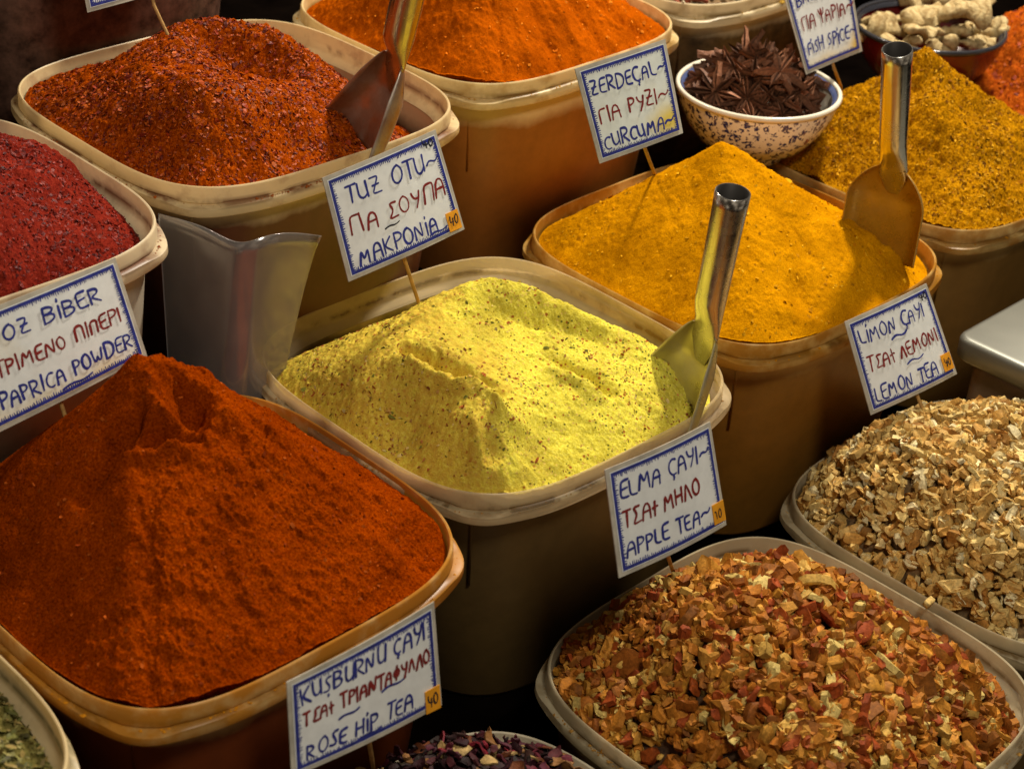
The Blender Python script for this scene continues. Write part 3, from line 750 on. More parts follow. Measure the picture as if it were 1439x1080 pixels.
def heap_of_pieces(heap, n, size, thick, curl, boxy, cols, seed, n_own, name, label, cat, group, rest_name, rest_label, spread=0.5, layers=(0.0, 0.006), margin=0.006, hide=lambda px, py: False, szvar=0.27):
    r = np.random.default_rng(seed)
    x, y = heap.sample(n, r, margin)
    n = len(x)
    lay = r.uniform(layers[0], layers[1], n)
    h = heap.height(x, y) + lay
    nn = heap.normal(x, y)
    items = []
    for i in range(n):
        sz = size * r.lognormal(0, szvar)
        V, F, C = piece(r, sz, thick, curl, boxy, cols)
        q = nn[i] * 0.9 + r.normal(0, spread, 3); q[2] = abs(q[2])
        Rm = rot_from(q, r.uniform(0, 6.28))
        P = heap.T.c + np.array([x[i], y[i], h[i]])
        px, py, d = to_px(P)
        vis = -10 < px < PW + 10 and -10 < py < PH + 10 and not hide(px, py) and (nn[i] @ CT + 0.12) > 0
        score = (sz / d) * (0.3 + abs(Rm[:, 2] @ CT)) * (1.0 + 60 * (lay[i] - layers[0])) if vis else -1
        items.append((score, V, F, C, Rm, P))
    order = sorted(range(n), key=lambda i: -items[i][0])
    own = [i for i in order[:n_own] if items[i][0] > 0]
    for i in own:
        _, V, F, C, Rm, P = items[i]
        o = mesh_obj(name, V, F, m_piece, smooth=True, colors=C)
        o.data.set_sharp_from_angle(angle=R_(38))
        o.matrix_world = Matrix([[Rm[a, 0], Rm[a, 1], Rm[a, 2], P[a]] for a in range(3)] + [[0, 0, 0, 1]])
        tag(o, label, cat, group)
    own = set(own); VV, FF, CC, k = [], [], [], 0
    for i in range(n):
        if i in own: continue
        _, V, F, C, Rm, P = items[i]
        VV.append(V @ Rm.T + P - heap.T.c); FF.append(F + k); CC.append(C); k += len(V)
    if VV:
        o = mesh_obj(rest_name, np.concatenate(VV), np.concatenate(FF), m_piece, smooth=True, colors=np.concatenate(CC), loc=heap.T.c)
        o.data.set_sharp_from_angle(angle=R_(38))
        tag(o, rest_label, 'dried pieces', kind='stuff')
        return o


APPLE = [(0.49, 0.185, 0.022), (0.40, 0.13, 0.014), (0.54, 0.25, 0.038), (0.33, 0.095, 0.011), (0.60, 0.35, 0.075), (0.24, 0.07, 0.009), (0.50, 0.21, 0.027), (0.32, 0.065, 0.010), (0.66, 0.47, 0.14), (0.43, 0.155, 0.017), (0.50, 0.22, 0.026), (0.45, 0.165, 0.018), (0.40, 0.135, 0.014), (0.24, 0.08, 0.011), (0.30, 0.055, 0.010)]
LEMON = [(0.70, 0.47, 0.16), (0.76, 0.58, 0.26), (0.60, 0.36, 0.10), (0.48, 0.25, 0.055), (0.80, 0.66, 0.36), (0.64, 0.41, 0.12), (0.38, 0.175, 0.036), (0.70, 0.50, 0.18), (0.57, 0.33, 0.09), (0.62, 0.38, 0.11)]
PETAL = [(0.035, 0.008, 0.012), (0.06, 0.012, 0.02), (0.02, 0.008, 0.008), (0.10, 0.014, 0.022), (0.24, 0.11, 0.035), (0.022, 0.014, 0.012), (0.20, 0.016, 0.026), (0.16, 0.05, 0.02), (0.05, 0.010, 0.012), (0.07, 0.014, 0.016), (0.03, 0.008, 0.01), (0.34, 0.22, 0.08), (0.045, 0.02, 0.016)]
WHITE = [(0.62, 0.52, 0.34), (0.25, 0.06, 0.03), (0.06, 0.03, 0.02), (0.45, 0.2, 0.05), (0.7, 0.6, 0.42)]

h_apple = Heap(t_apple, [(0, -0.030), (45, -0.040), (90, -0.046), (120, -0.030), (140, -0.012), (180, -0.010), (225, -0.014), (270, -0.012), (315, -0.016), (340, -0.024)],
               ctrl=[(1090, 790, .062), (1000, 812, .056), (900, 850, .034), (1180, 824, .048), (1280, 882, .024), (1360, 935, -.006), (840, 905, .006), (950, 900, .052), (1100, 880, .062), (1250, 930, .036), (1000, 1000, .036), (1150, 1000, .044), (1100, 1080, .032), (880, 960, .010), (1350, 1000, .006)], seed=41, relief=0.003)
h_lemon = Heap(t_lemon, [(0, -0.02), (90, -0.02), (135, -0.012), (180, -0.008), (225, -0.012), (270, -0.012)],
               ctrl=[(1290, 586, .061), (1400, 578, .069), (1439, 582, .069), (1220, 616, .048), (1160, 672, .014), (1250, 680, .048), (1350, 650, .066), (1300, 780, .022), (1430, 800, .036), (1500, 700, .05), (1560, 620, .05)], seed=42, relief=0.003)
h_petal = Heap(t_petal, [(0, -0.015), (45, -0.015), (90, -0.004), (135, 0.004), (180, -0.01), (270, -0.01)],
               ctrl=[(650, 1040, .016), (600, 1052, .018), (720, 1055, .010), (560, 1075, .022), (650, 1080, .026), (740, 1075, .012), (650, 1200, .03)], seed=43, relief=0.002)
h_white = Heap(t_white, FLAT(-0.004), ctrl=[(1000, -40, .012), (930, -70, .02)], seed=44, relief=0.002)
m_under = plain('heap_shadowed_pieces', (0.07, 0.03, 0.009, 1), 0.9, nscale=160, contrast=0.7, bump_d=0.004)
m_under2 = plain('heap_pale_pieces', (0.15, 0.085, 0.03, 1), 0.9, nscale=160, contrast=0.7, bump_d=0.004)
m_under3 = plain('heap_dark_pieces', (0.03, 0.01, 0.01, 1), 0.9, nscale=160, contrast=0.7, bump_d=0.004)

for hp, n, sz, th, cu, bx, cols, sd, own, nm, lab, cat, grp, rl, um in (
    (h_apple, 4000, 0.0061, 0.0052, 0.15, 0.35, APPLE, 51, 300, 'apple_piece', 'dried apple piece on the orange brown heap, front right', 'dried apple', 'dried apple pieces in the front tub', 'smaller and buried dried apple pieces filling the front right tub', m_under),
    (h_lemon, 5200, 0.0051, 0.0050, 0.08, 0.75, LEMON, 52, 300, 'lemon_piece', 'pale dried piece on the cream heap at the right edge', 'dried lemon', 'pale dried pieces in the right tub', 'smaller and buried pale dried pieces filling the right tub', m_under2),
    (h_petal, 3000, 0.0044, 0.0014, 0.30, 0.1, PETAL, 53, 150, 'tea_petal', 'dark dried petal on the purple heap at the bottom edge', 'dried petal', 'dark tea petals in the bottom tub', 'small dark petals filling the bottom tub', m_under3),
    (h_white, 900, 0.0060, 0.0024, 0.2, 0.3, WHITE, 54, 0, 'mixed_piece', '', '', '', 'mixed dried pieces in the cream rimmed tub behind', m_under2)):
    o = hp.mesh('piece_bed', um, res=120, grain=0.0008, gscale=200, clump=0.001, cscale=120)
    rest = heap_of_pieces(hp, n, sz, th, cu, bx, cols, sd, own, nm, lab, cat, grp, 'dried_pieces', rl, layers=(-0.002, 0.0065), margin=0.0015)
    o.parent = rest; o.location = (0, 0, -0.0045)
tag(Heap(t_back, FLAT(-0.01), ctrl=[(100, -200, .03)], seed=45).mesh('powder_mound', m_under3, res=80, grain=0.001, clump=0.002), 'dark contents of the tub in the top left corner', 'spice mound', 'spice mounds in the tubs')


for (px, py, z, cols, nm, lab, cat) in ((1033, 556 + 260, 0.004, APPLE, 'apple_piece', 'single tan dried piece lying on the back rim of the front right tub', 'dried apple'),
                                        (1305, 846, 0.005, LEMON, 'lemon_piece', 'pale dried piece balanced on the left rim of the right tub', 'dried lemon')):
    r = np.random.default_rng(px); V, F, C = piece(r, 0.0075, 0.0035, 0.15, 0.3, cols)
    P = ray(px, py, (t_apple if cols is APPLE else t_lemon).c[2] + z)
    o = mesh_obj(nm, V, F, m_piece, smooth=True, colors=C); o.location = P; o.rotation_euler = (0.3, 0.2, 1.0)
    tag(o, lab, cat)

# ------------------------------------------------------------------ scoops
def cam_dir(r, u, t):
    v = CR * r + CU * u + CT * t
    return v / np.linalg.norm(v)


def tube_rings(P0, P1, r0, r1, n=28, squash=None, u=None):
    pass


def make_scoop(label, neck, top, blade_dir, opening, blade_len, half_w, depth, mat_h, mat_b, r_handle=0.0122, flare=False):
    """steel scoop: open tube handle pinched flat at the neck, trough blade"""
    root = empty('steel_scoop', neck)
    tag(root, label, 'scoop', 'steel scoops standing in the spices')
    H = top - neck; LH = np.linalg.norm(H); H = H / LH
    B = blade_dir / np.linalg.norm(blade_dir)
    O = opening - B * (opening @ B); O /= np.linalg.norm(O)
    S = np.cross(B, O)
    n = 32; th = np.linspace(0, 2 * math.pi, n, endpoint=False)

    def ring(c, axis, ru, ro):
        o2 = O - axis * (O @ axis); o2 /= np.linalg.norm(o2); s2 = np.cross(axis, o2)
        return c + np.outer(np.cos(th) * ru, s2) + np.outer(np.sin(th) * ro, o2)
    rings = []
    for k in np.linspace(1, 0, 14):
        pinch = min(1, max(0.0, k / 0.24)); pinch = pinch * pinch * (3 - 2 * pinch)
        ru = r_handle * (pinch + (1 - pinch) * 1.12) * (0.9 + 0.1 * k); ro = r_handle * (pinch + (1 - pinch) * 0.42) * (0.9 + 0.1 * k)
        rings.append(ring(H * LH * k - O * depth * 0.10 * (1 - pinch), H, ru, ro))
    rings.append(ring(B * 0.010 - O * depth * 0.24, -B, r_handle * 1.0, r_handle * 0.16))
    rings.append(ring(B * 0.026 - O * depth * 0.62, -B, r_handle * 0.45, r_handle * 0.08))
    # inside of the tube
    top_in = ring(H * LH, H, r_handle * 0.88, r_handle * 0.88)
    inside = [ring(H * (LH * 0.35), H, r_handle * 0.86, r_handle * 0.86), top_in, ring(H * (LH + 0.0004), H, r_handle * 0.94, r_handle * 0.94)]
    V, F = loft(inside)
    hb = mesh_obj('bore', V, F.tolist() + [list(range(n))], bore_mat, root)
    V, F = loft([inside[-1]] + rings)
    F = F.tolist()
    mesh_obj('handle', V, F, mat_h, root)
    # blade
    nu, nv = 26, 36
    pw = 0.5 if flare else 0.75
    G = np.zeros((2, nu, nv, 3))
    for i, u in enumerate(np.linspace(0, 1, nu)):
        wv = half_w * (0.30 + 0.70 * math.sin(min(1.0, u / 0.42) * math.pi / 2) ** 0.75)
        if flare: wv = half_w * (0.34 + 0.66 * u ** 0.8)
        dv = depth * (0.22 + 0.78 * min(1.0, u / 0.35) ** 0.8)
        for j, v in enumerate(np.linspace(-1, 1, nv)):
            a = v * R_(88)
            # U section with a flattish floor
            sx = np.sign(math.sin(a)) * abs(math.sin(a)) ** pw * wv
            sy = -dv * (abs(math.cos(a)) ** pw) + dv * 0.35
            back = (0.02 if flare else 0.10) * blade_len * (abs(v) ** 2) * u          # rounded lip
            G[0, i, j] = B * (u * blade_len - back) + S * sx + O * sy
            nrm = S * math.sin(a) * 0.8 - O * math.cos(a); nrm /= np.linalg.norm(nrm)
            G[1, i, j] = G[0, i, j] + nrm * 0.0011
    V = G.reshape(-1, 3); idx = np.arange(2 * nu * nv).reshape(2, nu, nv); F = []
    for i in range(nu - 1):
        for j in range(nv - 1):
            F.append((idx[0, i, j], idx[0, i, j + 1], idx[0, i + 1, j + 1], idx[0, i + 1, j]))
            F.append((idx[1, i, j], idx[1, i + 1, j], idx[1, i + 1, j + 1], idx[1, i, j + 1]))
    for i in range(nu - 1):
        for j, f in ((0, 1), (nv - 1, 0)):
            a, b, c, d = idx[0, i, j], idx[0, i + 1, j], idx[1, i + 1, j], idx[1, i, j]; F.append((a, b, c, d) if f else (d, c, b, a))
    for j in range(nv - 1):
        for i in (0, nu - 1):
            F.append((idx[0, i, j], idx[0, i, j + 1], idx[1, i, j + 1], idx[1, i, j]))
    mesh_obj('blade', V, F, mat_b, root)
    return root


bore_mat = plain('shaded_bore', (0.05, 0.045, 0.04, 1), 0.5, metal=0.6)  # shade inside the handle tubes put into a darker steel colour
st_h = steel_mat('polished_steel', (0.66, 0.63, 0.57, 1), 0.20)
st_y = steel_mat('steel_yellow_dust', (0.55, 0.52, 0.45, 1), 0.30, (0.62, 0.50, 0.10, 1), 0.5)
st_t = steel_mat('steel_golden_dust', (0.60, 0.50, 0.32, 1), 0.25, (0.46, 0.22, 0.015, 1), 0.75)
st_c = steel_mat('steel_red_dust', (0.50, 0.44, 0.37, 1), 0.36, (0.20, 0.055, 0.015, 1), 0.55)
n_ = ray(990, 464, -0.624)
make_scoop('steel scoop with yellow dusted blade standing in the pale yellow mix', n_, ray(1030, 270, n_[2] + 0.112), cam_dir(-.47, -.88, -.42), cam_dir(-.60, .20, .75), 0.072, 0.035, 0.022, st_h, st_y, flare=True)
n_ = ray(1254, 236, -0.586)
make_scoop('steel scoop with golden dusted blade standing in the golden cone', n_, ray(1261, 70, n_[2] + 0.106), cam_dir(-.06, -1, -.62), cam_dir(-.45, .05, .90), 0.086, 0.032, 0.018, st_h, st_t, 0.0118)
n_ = ray(553, 84, -0.492)
make_scoop('steel scoop with red brown blade standing in the chili flakes', n_, ray(586, -60, n_[2] + 0.082), cam_dir(-.52, -.80, -.40), cam_dir(-.60, .25, .72), 0.072, 0.037, 0.024, steel_mat('worn_steel', (0.55, 0.46, 0.30, 1), 0.2, (0.3, 0.12, 0.03, 1), 0.35), st_c, 0.0128, flare=True)

# ------------------------------------------------------------------ bent plastic sheet standing among four tubs
def at_y(px, py, y):
    d = unproj(px, py, 1.0)
    return d * (y / d[1])


def bent_sheet():
    """thin plastic sheet folded round a soft nose, wings running back along the chili tub, tapering downwards"""
    top = np.array([at_y(222, 300, 1.128), at_y(285, 318, 1.098), at_y(340, 347, 1.078), at_y(372, 330, 1.083), at_y(410, 326, 1.098), at_y(452, 332, 1.118)])
    bot = np.array([(-0.250, 1.118, -0.874), (-0.236, 1.103, -0.874), (-0.217, 1.094, -0.874), (-0.209, 1.095, -0.874), (-0.203, 1.100, -0.874), (-0.197, 1.108, -0.874)])
    tk = np.array([0, .3, .56, .68, .82, 1.0]); nu, nv = 60, 30
    uu = np.linspace(0, 1, nu)

    def spline(K):
        out = np.stack([np.interp(uu, tk, K[:, i]) for i in range(3)], 1)
        for _ in range(26): out[1:-1] = (out[:-2] + 2 * out[1:-1] + out[2:]) / 4
        return out
    A, B_ = spline(top), spline(bot)
    G = np.zeros((2, nv, nu, 3))
    for i, v in enumerate(np.linspace(0, 1, nv)):
        w = v ** 0.8; G[0, i] = A * (1 - w) + B_ * w; G[0, i, :, 2] = A[:, 2] * (1 - v) + B_[:, 2] * v
        G[1, i] = G[0, i] + np.array([0, 0.0009, 0])
    c = G[0, -1].mean(0).copy()
    V = (G - c).reshape(-1, 3); idx = np.arange(2 * nv * nu).reshape(2, nv, nu); F = []
    for i in range(nv - 1):
        for j in range(nu - 1):
            F.append((idx[0, i, j], idx[0, i + 1, j], idx[0, i + 1, j + 1], idx[0, i, j + 1]))
            F.append((idx[1, i, j], idx[1, i, j + 1], idx[1, i + 1, j + 1], idx[1, i + 1, j]))
    for i in range(nv - 1):
        for j in (0, nu - 1): F.append((idx[0, i, j], idx[0, i + 1, j], idx[1, i + 1, j], idx[1, i, j]))
    for j in range(nu - 1):
        for i in (0, nv - 1): F.append((idx[0, i, j], idx[0, i, j + 1], idx[1, i, j + 1], idx[1, i, j]))
    m, nt, p = new_mat('cloudy_plastic')
    n1 = noise(nt, 24, 4, 0.6)
    nt.links.new(ramp(nt, n1, [(0.3, (0.34, 0.315, 0.30)), (0.7, (0.46, 0.43, 0.40))]), p.inputs['Base Color'])
    p.inputs['Roughness'].default_value = 0.18
    p.inputs['Metallic'].default_value = 0.5
    p.inputs['Specular IOR Level'].default_value = 0.9
    tp = N(nt, 'ShaderNodeBsdfTransparent'); tp.inputs[0].default_value = (0.9, 0.84, 0.76, 1)
    ms = N(nt, 'ShaderNodeMixShader'); ms.inputs[0].default_value = 0.38
    nt.links.new(p.outputs[0], ms.inputs[1]); nt.links.new(tp.outputs[0], ms.inputs[2])
    nt.links.new(ms.outputs[0], nt.nodes['Material Output'].inputs[0])
    o = mesh_obj('plastic_sheet', V, F, m, loc=c)
    tag(o, 'bent glossy grey plastic sheet standing upright below the chili flake tub', 'plastic sheet')


bent_sheet()

# ------------------------------------------------------------------ bowls
def lathe(prof, n=72):
    th = np.linspace(0, 2 * math.pi, n, endpoint=False)
    rings = [np.stack([r * np.cos(th), r * np.sin(th), np.full(n, z)], 1) for r, z in prof]
    V, F = loft(rings); F = F.tolist()
    F.append(list(range(n))[::-1]); F.append(list(range((len(prof) - 1) * n, len(prof) * n)))
    return V, F


def china_mat():
    m, nt, p = new_mat('blue_white_china')
    tc = N(nt, 'ShaderNodeTexCoord')
    v = N(nt, 'ShaderNodeTexVoronoi', feature='F1'); v.inputs['Scale'].default_value = 125
    wv = N(nt, 'ShaderNodeVectorMath', operation='ADD')
    nz = N(nt, 'ShaderNodeTexNoise'); nz.inputs['Scale'].default_value = 70
    sc = N(nt, 'ShaderNodeVectorMath', operation='SCALE'); sc.inputs['Scale'].default_value = 0.014
    nt.links.new(tc.outputs['Object'], nz.inputs['Vector']); nt.links.new(nz.outputs['Color'], sc.inputs[0])
    nt.links.new(tc.outputs['Object'], wv.inputs[0]); nt.links.new(sc.outputs[0], wv.inputs[1]); nt.links.new(wv.outputs[0], v.inputs['Vector'])
    ringf = ramp(nt, v.outputs['Distance'], [(0.16, (0, 0, 0)), (0.24, (1, 1, 1)), (0.36, (1, 1, 1)), (0.43, (0, 0, 0))])
    gate = ramp(nt, noise(nt, 130, 3, 0.6), [(0.42, (0, 0, 0)), (0.48, (1, 1, 1))])
    f = N(nt, 'ShaderNodeMath', operation='MULTIPLY'); nt.links.new(ringf, f.inputs[0]); nt.links.new(gate, f.inputs[1])
    dots = ramp(nt, noise(nt, 260, 2, 0.5), [(0.57, (0, 0, 0)), (0.61, (1, 1, 1))])
    mx = N(nt, 'ShaderNodeMath', operation='MAXIMUM'); nt.links.new(f.outputs[0], mx.inputs[0]); nt.links.new(dots, mx.inputs[1])
    nt.links.new(mix(nt, mx.outputs[0], (0.78, 0.80, 0.80, 1), (0.015, 0.022, 0.16, 1)), p.inputs['Base Color'])
    p.inputs['Roughness'].default_value = 0.18
    p.inputs['Coat Weight'].default_value = 0.4
    return m


def bowl(c, r, h, label, mats, lip=0.0022):
    root = empty('round_bowl', c)
    tag(root, label, 'bowl')
    out = [(r * 0.40, 0.0), (r * 0.42, 0.004), (r * 0.44, 0.007), (r * 0.66, h * 0.24), (r * 0.83, h * 0.48), (r * 0.94, h * 0.74), (r * 0.985, h - 0.004)]
    V, F = lathe(out); mesh_obj('outside', V, F[:-2] + [F[-2]], mats[0], root)
    inn = [(r * 0.975, h - 0.0035), (r * 0.92, h * 0.74), (r * 0.80, h * 0.5), (r * 0.6, h * 0.28), (r * 0.3, 0.013), (0.002, 0.011)]
    V, F = lathe(inn); mesh_obj('inside', V, F[:-2] + [F[-1]], mats[1], root)
    th = np.linspace(0, 2 * math.pi, 12, endpoint=False)
    V, F = lathe([(r - lip * 0.6 + lip * math.cos(t), h - 0.001 + lip * 1.25 * math.sin(t)) for t in list(th) + [0]]); mesh_obj('rim', V, F[:-2], mats[2], root)
    V, F = lathe([(r - 0.0075, h - 0.0045), (r - 0.0048, h - 0.0010), (r - 0.0040, h - 0.0008)]); mesh_obj('inner_band', V, F[:-2], mats[3], root)
    return root


BC = np.array([0.203, 1.513, -0.6655]); BR, BH = 0.0735, 0.064
bowl(BC, BR, BH, 'small cream bowl with blue floral pattern holding dark star pods', [china_mat(), plain('bowl_glaze', (0.6, 0.55, 0.45, 1), 0.2), plain('rim_glaze', (0.72, 0.66, 0.52, 1), 0.2), plain('blue_band', (0.06, 0.08, 0.18, 1), 0.25)])
GC = np.array([0.386, 1.698, -0.664]); GR, GH = 0.0745, 0.064
bowl(GC, GR, GH, 'red enamel bowl with a dark rim holding pale ginger roots', [plain('red_enamel', (0.10, 0.006, 0.006, 1), 0.25, nscale=30, contrast=0.3), plain('red_enamel_inside', (0.13, 0.008, 0.008, 1), 0.25), plain('dark_rim_enamel', (0.03, 0.03, 0.035, 1), 0.15), plain('dark_rim_inner', (0.02, 0.02, 0.025, 1), 0.2)])

# star anise pods
m_anise = tint_mat('dried_pod', rough=0.55, spec=0.3, nscale=700, contrast=0.5, bump_d=0.001)


def anise_mesh(seed):
    r = np.random.default_rng(seed)
    V, F, C = [], [], []
    n = 8
    for k in range(n):
        a = 2 * math.pi * k / n + r.normal(0, 0.08); L = 0.0165 * r.uniform(0.75, 1.15)
        e = np.array([math.cos(a), math.sin(a), 0.0]); s = np.array([-math.sin(a), math.cos(a), 0.0]); up = np.array([0, 0, 1.0])
        b = len(V); lift = r.uniform(-0.1, 0.25)
        for t, w, hh in ((0.05, 0.0009, 0.003), (0.3, 0.0022, 0.0050), (0.6, 0.0027, 0.0056), (0.85, 0.0016, 0.0042), (1.15, 0.0002, 0.0046)):
            p = e * L * t + up * (L * t * lift)
            open_ = 0.55 * w
            for q in (p - s * open_ + up * hh, p - s * w + up * hh * 0.4, p - up * 0.0008, p + s * w + up * hh * 0.4, p + s * open_ + up * hh, p + up * hh * 0.45):
                V.append(q)
        base = np.array([0.17, 0.070, 0.034]) * r.uniform(0.45, 1.5)
        for i in range(30): C.append(base * (1.0 if i % 6 != 5 else 0.3) * (1.35 if i % 6 in (0, 4) else 1.0))
        for i in range(4):
            for j in range(6):
                q0, q1 = b + i * 6 + j, b + i * 6 + (j + 1) % 6; F.append((q0, q1, q1 + 6, q0 + 6))
        F.append(tuple(b + j for j in range(5, -1, -1))); F.append(tuple(b + 24 + j for j in range(6)))
    return V, F, np.array(C)


anise = []
for s_ in range(4):
    V, F, C = anise_mesh(s_ + 5)
    o = mesh_obj('star_anise', V, F, m_anise, smooth=False, colors=C); anise.append(o)
r = np.random.default_rng(77)
k = 0
for layer, (nn_, rad, z0) in enumerate(((9, 0.040, 0.048), (11, 0.050, 0.058), (10, 0.042, 0.069), (8, 0.028, 0.080), (4, 0.012, 0.089))):
    for i in range(nn_):
        a = 2 * math.pi * (i + r.uniform(-.3, .3)) / nn_; q = rad * r.uniform(0.8, 1.05)
        o = anise[k] if k < 4 else anise[k % 4].copy()
        if k >= 4: scene.collection.objects.link(o)
        k += 1
        o.location = BC + np.array([q * math.cos(a) - 0.004, q * math.sin(a), z0 + r.uniform(-.004, .004)])
        nrm = np.array([math.cos(a) * 0.5, math.sin(a) * 0.5, 0.8]) + r.normal(0, 0.22, 3) + CT * 0.35
        o.rotation_euler = Matrix(rot_from(nrm, r.uniform(0, 6)).tolist()).to_euler()
        sc_ = r.uniform(1.15, 1.5); o.scale = (sc_,) * 3
        tag(o, 'dark brown star anise pod heaped in the blue patterned bowl', 'star anise', 'star anise pods in the patterned bowl')

# ginger roots
m_ginger, _nt, _p = new_mat('dry_ginger_skin')
_tc = N(_nt, 'ShaderNodeTexCoord'); _wv = N(_nt, 'ShaderNodeTexWave', wave_type='BANDS', bands_direction='X')
_wv.inputs['Scale'].default_value = 34; _wv.inputs['Distortion'].default_value = 11; _wv.inputs['Detail'].default_value = 3; _wv.inputs['Detail Scale'].default_value = 2
_nt.links.new(_tc.outputs['Object'], _wv.inputs['Vector'])
_g1 = ramp(_nt, _wv.outputs[0], [(0.03, (0.38, 0.265, 0.115)), (0.25, (0.48, 0.355, 0.165)), (1.0, (0.52, 0.40, 0.20))])
_g2 = ramp(_nt, noise(_nt, 80, 5, 0.65), [(0.32, (0.62, 0.56, 0.50)), (0.62, (1.05, 1.05, 1.05))])
_nt.links.new(mix(_nt, 1.0, _g1, _g2, 'MULTIPLY'), _p.inputs['Base Color'])
_p.inputs['Roughness'].default_value = 0.8; _p.inputs['Specular IOR Level'].default_value = 0.15
_nt.links.new(bump(_nt, noise(_nt, 160, 5, 0.7), 0.8, 0.003, bump(_nt, _wv.outputs[0], 0.25, 0.0015)), _p.inputs['Normal'])


def ginger_mesh(seed, L):
    """knobbly rhizome: smooth union of swollen knobs along a branching line, as one skin"""
    r = np.random.default_rng(seed)
    me = bpy.data.meshes.new('ginger_line')
    pts, ed, rad = [np.zeros(3)], [], [0.0075 * L]
    cur, d = 0, np.array([1.0, 0, 0])
    for k in range(5):
        d = d + r.normal(0, 0.35, 3) * np.array([1, 1, 0.25]); d /= np.linalg.norm(d)
        pts.append(pts[cur] + d * 0.010 * L); ed.append((cur, len(pts) - 1)); cur = len(pts) - 1
        rad.append(L * (r.uniform(0.0036, 0.0080) if k < 4 else 0.0016))
        if r.random() < 0.75 and k < 4:
            s_ = np.cross(d, [0, 0, 1]) * r.choice([-1, 1]) + r.normal(0, 0.3, 3); s_ /= np.linalg.norm(s_)
            pts.append(pts[cur] + s_ * 0.012 * L); ed.append((cur, len(pts) - 1)); rad.append(L * r.uniform(0.005, 0.008))
            pts.append(pts[-1] + s_ * 0.007 * L); ed.append((len(pts) - 2, len(pts) - 1)); rad.append(L * r.uniform(0.003, 0.005))
    me.from_pydata([tuple(p) for p in pts], ed, [])
    o = bpy.data.objects.new('ginger_line', me); scene.collection.objects.link(o)
    md = o.modifiers.new('skin', 'SKIN'); 
    for v, q in zip(me.skin_vertices[0].data, rad): v.radius = (q, q * 0.85)
    me.skin_vertices[0].data[0].use_root = True
    sb = o.modifiers.new('sub', 'SUBSURF'); sb.levels = 2; sb.render_levels = 2
    dg = bpy.context.evaluated_depsgraph_get(); out = bpy.data.meshes.new_from_object(o.evaluated_get(dg))
    bpy.data.objects.remove(o)
    co = np.zeros(len(out.vertices) * 3, dtype=np.float32); out.vertices.foreach_get('co', co); co = co.reshape(-1, 3)
    co += 0.0012 * np.stack([fbm(co[:, 0] + co[:, 2], co[:, 1], 130, seed, 3), fbm(co[:, 1], co[:, 2], 130, seed + 3, 3), fbm(co[:, 2] - co[:, 0], co[:, 1], 130, seed + 7, 3)], 1)
    out.vertices.foreach_set('co', co.ravel())
    out.polygons.foreach_set('use_smooth', np.ones(len(out.polygons), dtype=bool))
    out.materials.clear(); out.materials.append(m_ginger); out.update()
    return out


for i, (px, py, h_, ang, L, ti) in enumerate(((1232, 22, .020, 70, 0.80, 0), (1285, 18, .026, 50, 1.0, .2), (1248, 42, .012, 10, 0.95, 0), (1294, 40, .018, 20, 0.75, 0), (1335, 32, .024, -10, 1.35, .1), (1350, 14, .022, -25, 1.2, 0), (1330, -2, .024, 10, 1.2, 0),
                                               (1385, 40, .012, -15, 0.9, 0), (1335, 60, .006, 5, 1.0, 0), (1370, 55, .008, 30, 0.7, 0), (1225, 48, .004, -20, 0.8, 0), (1265, 62, .002, 20, 0.9, 0), (1290, -10, .02, 30, 1.1, 0), (1310, 52, .004, 160, 0.8, 0), (1365, 62, .0, 200, 0.7, 0), (1240, 30, .004, 60, 0.7, 0), (1345, 45, .010, 190, 0.9, .1), (1392, 22, .010, 80, 0.7, 0), (1280, 50, .006, 100, .7, 0))):
    o = bpy.data.objects.new('ginger_root', ginger_mesh(200 + i, L * 1.15)); scene.collection.objects.link(o)
    P = ray(px, py, GC[2] + GH - 0.012 + h_ * 0.8) - np.array([math.cos(R_(ang)), math.sin(R_(ang)), 0]) * 0.024 * L
    o.location = P; o.rotation_euler = (R_(20 * (i % 3)), -ti, R_(ang))
    tag(o, 'pale knobbly dried ginger root piled in the red enamel bowl', 'ginger root', 'ginger roots in the red bowl')

# ------------------------------------------------------------------ weighing pan at the right edge
def rounded_slab(c, ax, ay, hx, hy, rad, z0, z1, bev):
    def ring(ins, z):
        pts = []
        for (sx_, sy_, a0) in ((1, 1, 0), (-1, 1, 90), (-1, -1, 180), (1, -1, 270)):
            for a in np.linspace(R_(a0), R_(a0 + 90), 9):
                rr = max(rad - ins, 0.001)
                x = sx_ * (hx - rad) + math.cos(a) * rr; y = sy_ * (hy - rad) + math.sin(a) * rr
                pts.append(ax * x + ay * y + np.array([0, 0, z]))
        return np.array(pts)
    rr = [ring(bev, z0), ring(0, z0 + bev), ring(0, z1 - bev), ring(bev * 0.3, z1 - bev * 0.3), ring(bev, z1)]
    V, F = loft(rr); n = len(rr[0]); F = F.tolist() + [list(range(n))[::-1], list(range(4 * n, 5 * n))]
    return V, F


pc = ray(1352, 474, -0.705)
sc_root = empty('weighing_scale', (pc + E1 * 0.12 + E2 * 0.11) * np.array([1, 1, 0]) + np.array([0, 0, -1.0]))
tag(sc_root, 'steel weighing pan on a dark base at the right edge', 'scale')
o0 = np.array(sc_root.location)
V, F = rounded_slab(None, E1, E2, 0.125, 0.115, 0.014, 0.276, 0.297, 0.004)
mesh_obj('pan', V, F, plain('satin_steel', (0.17, 0.165, 0.135, 1), 0.42, metal=0.5, nscale=25, contrast=0.06), sc_root)
V, F = rounded_slab(None, E1, E2, 0.113, 0.104, 0.014, 0.0, 0.273, 0.006)
mesh_obj('base', V, F, plain('scale_body', (0.17, 0.105, 0.06, 1), 0.4, nscale=20, contrast=0.4), sc_root)

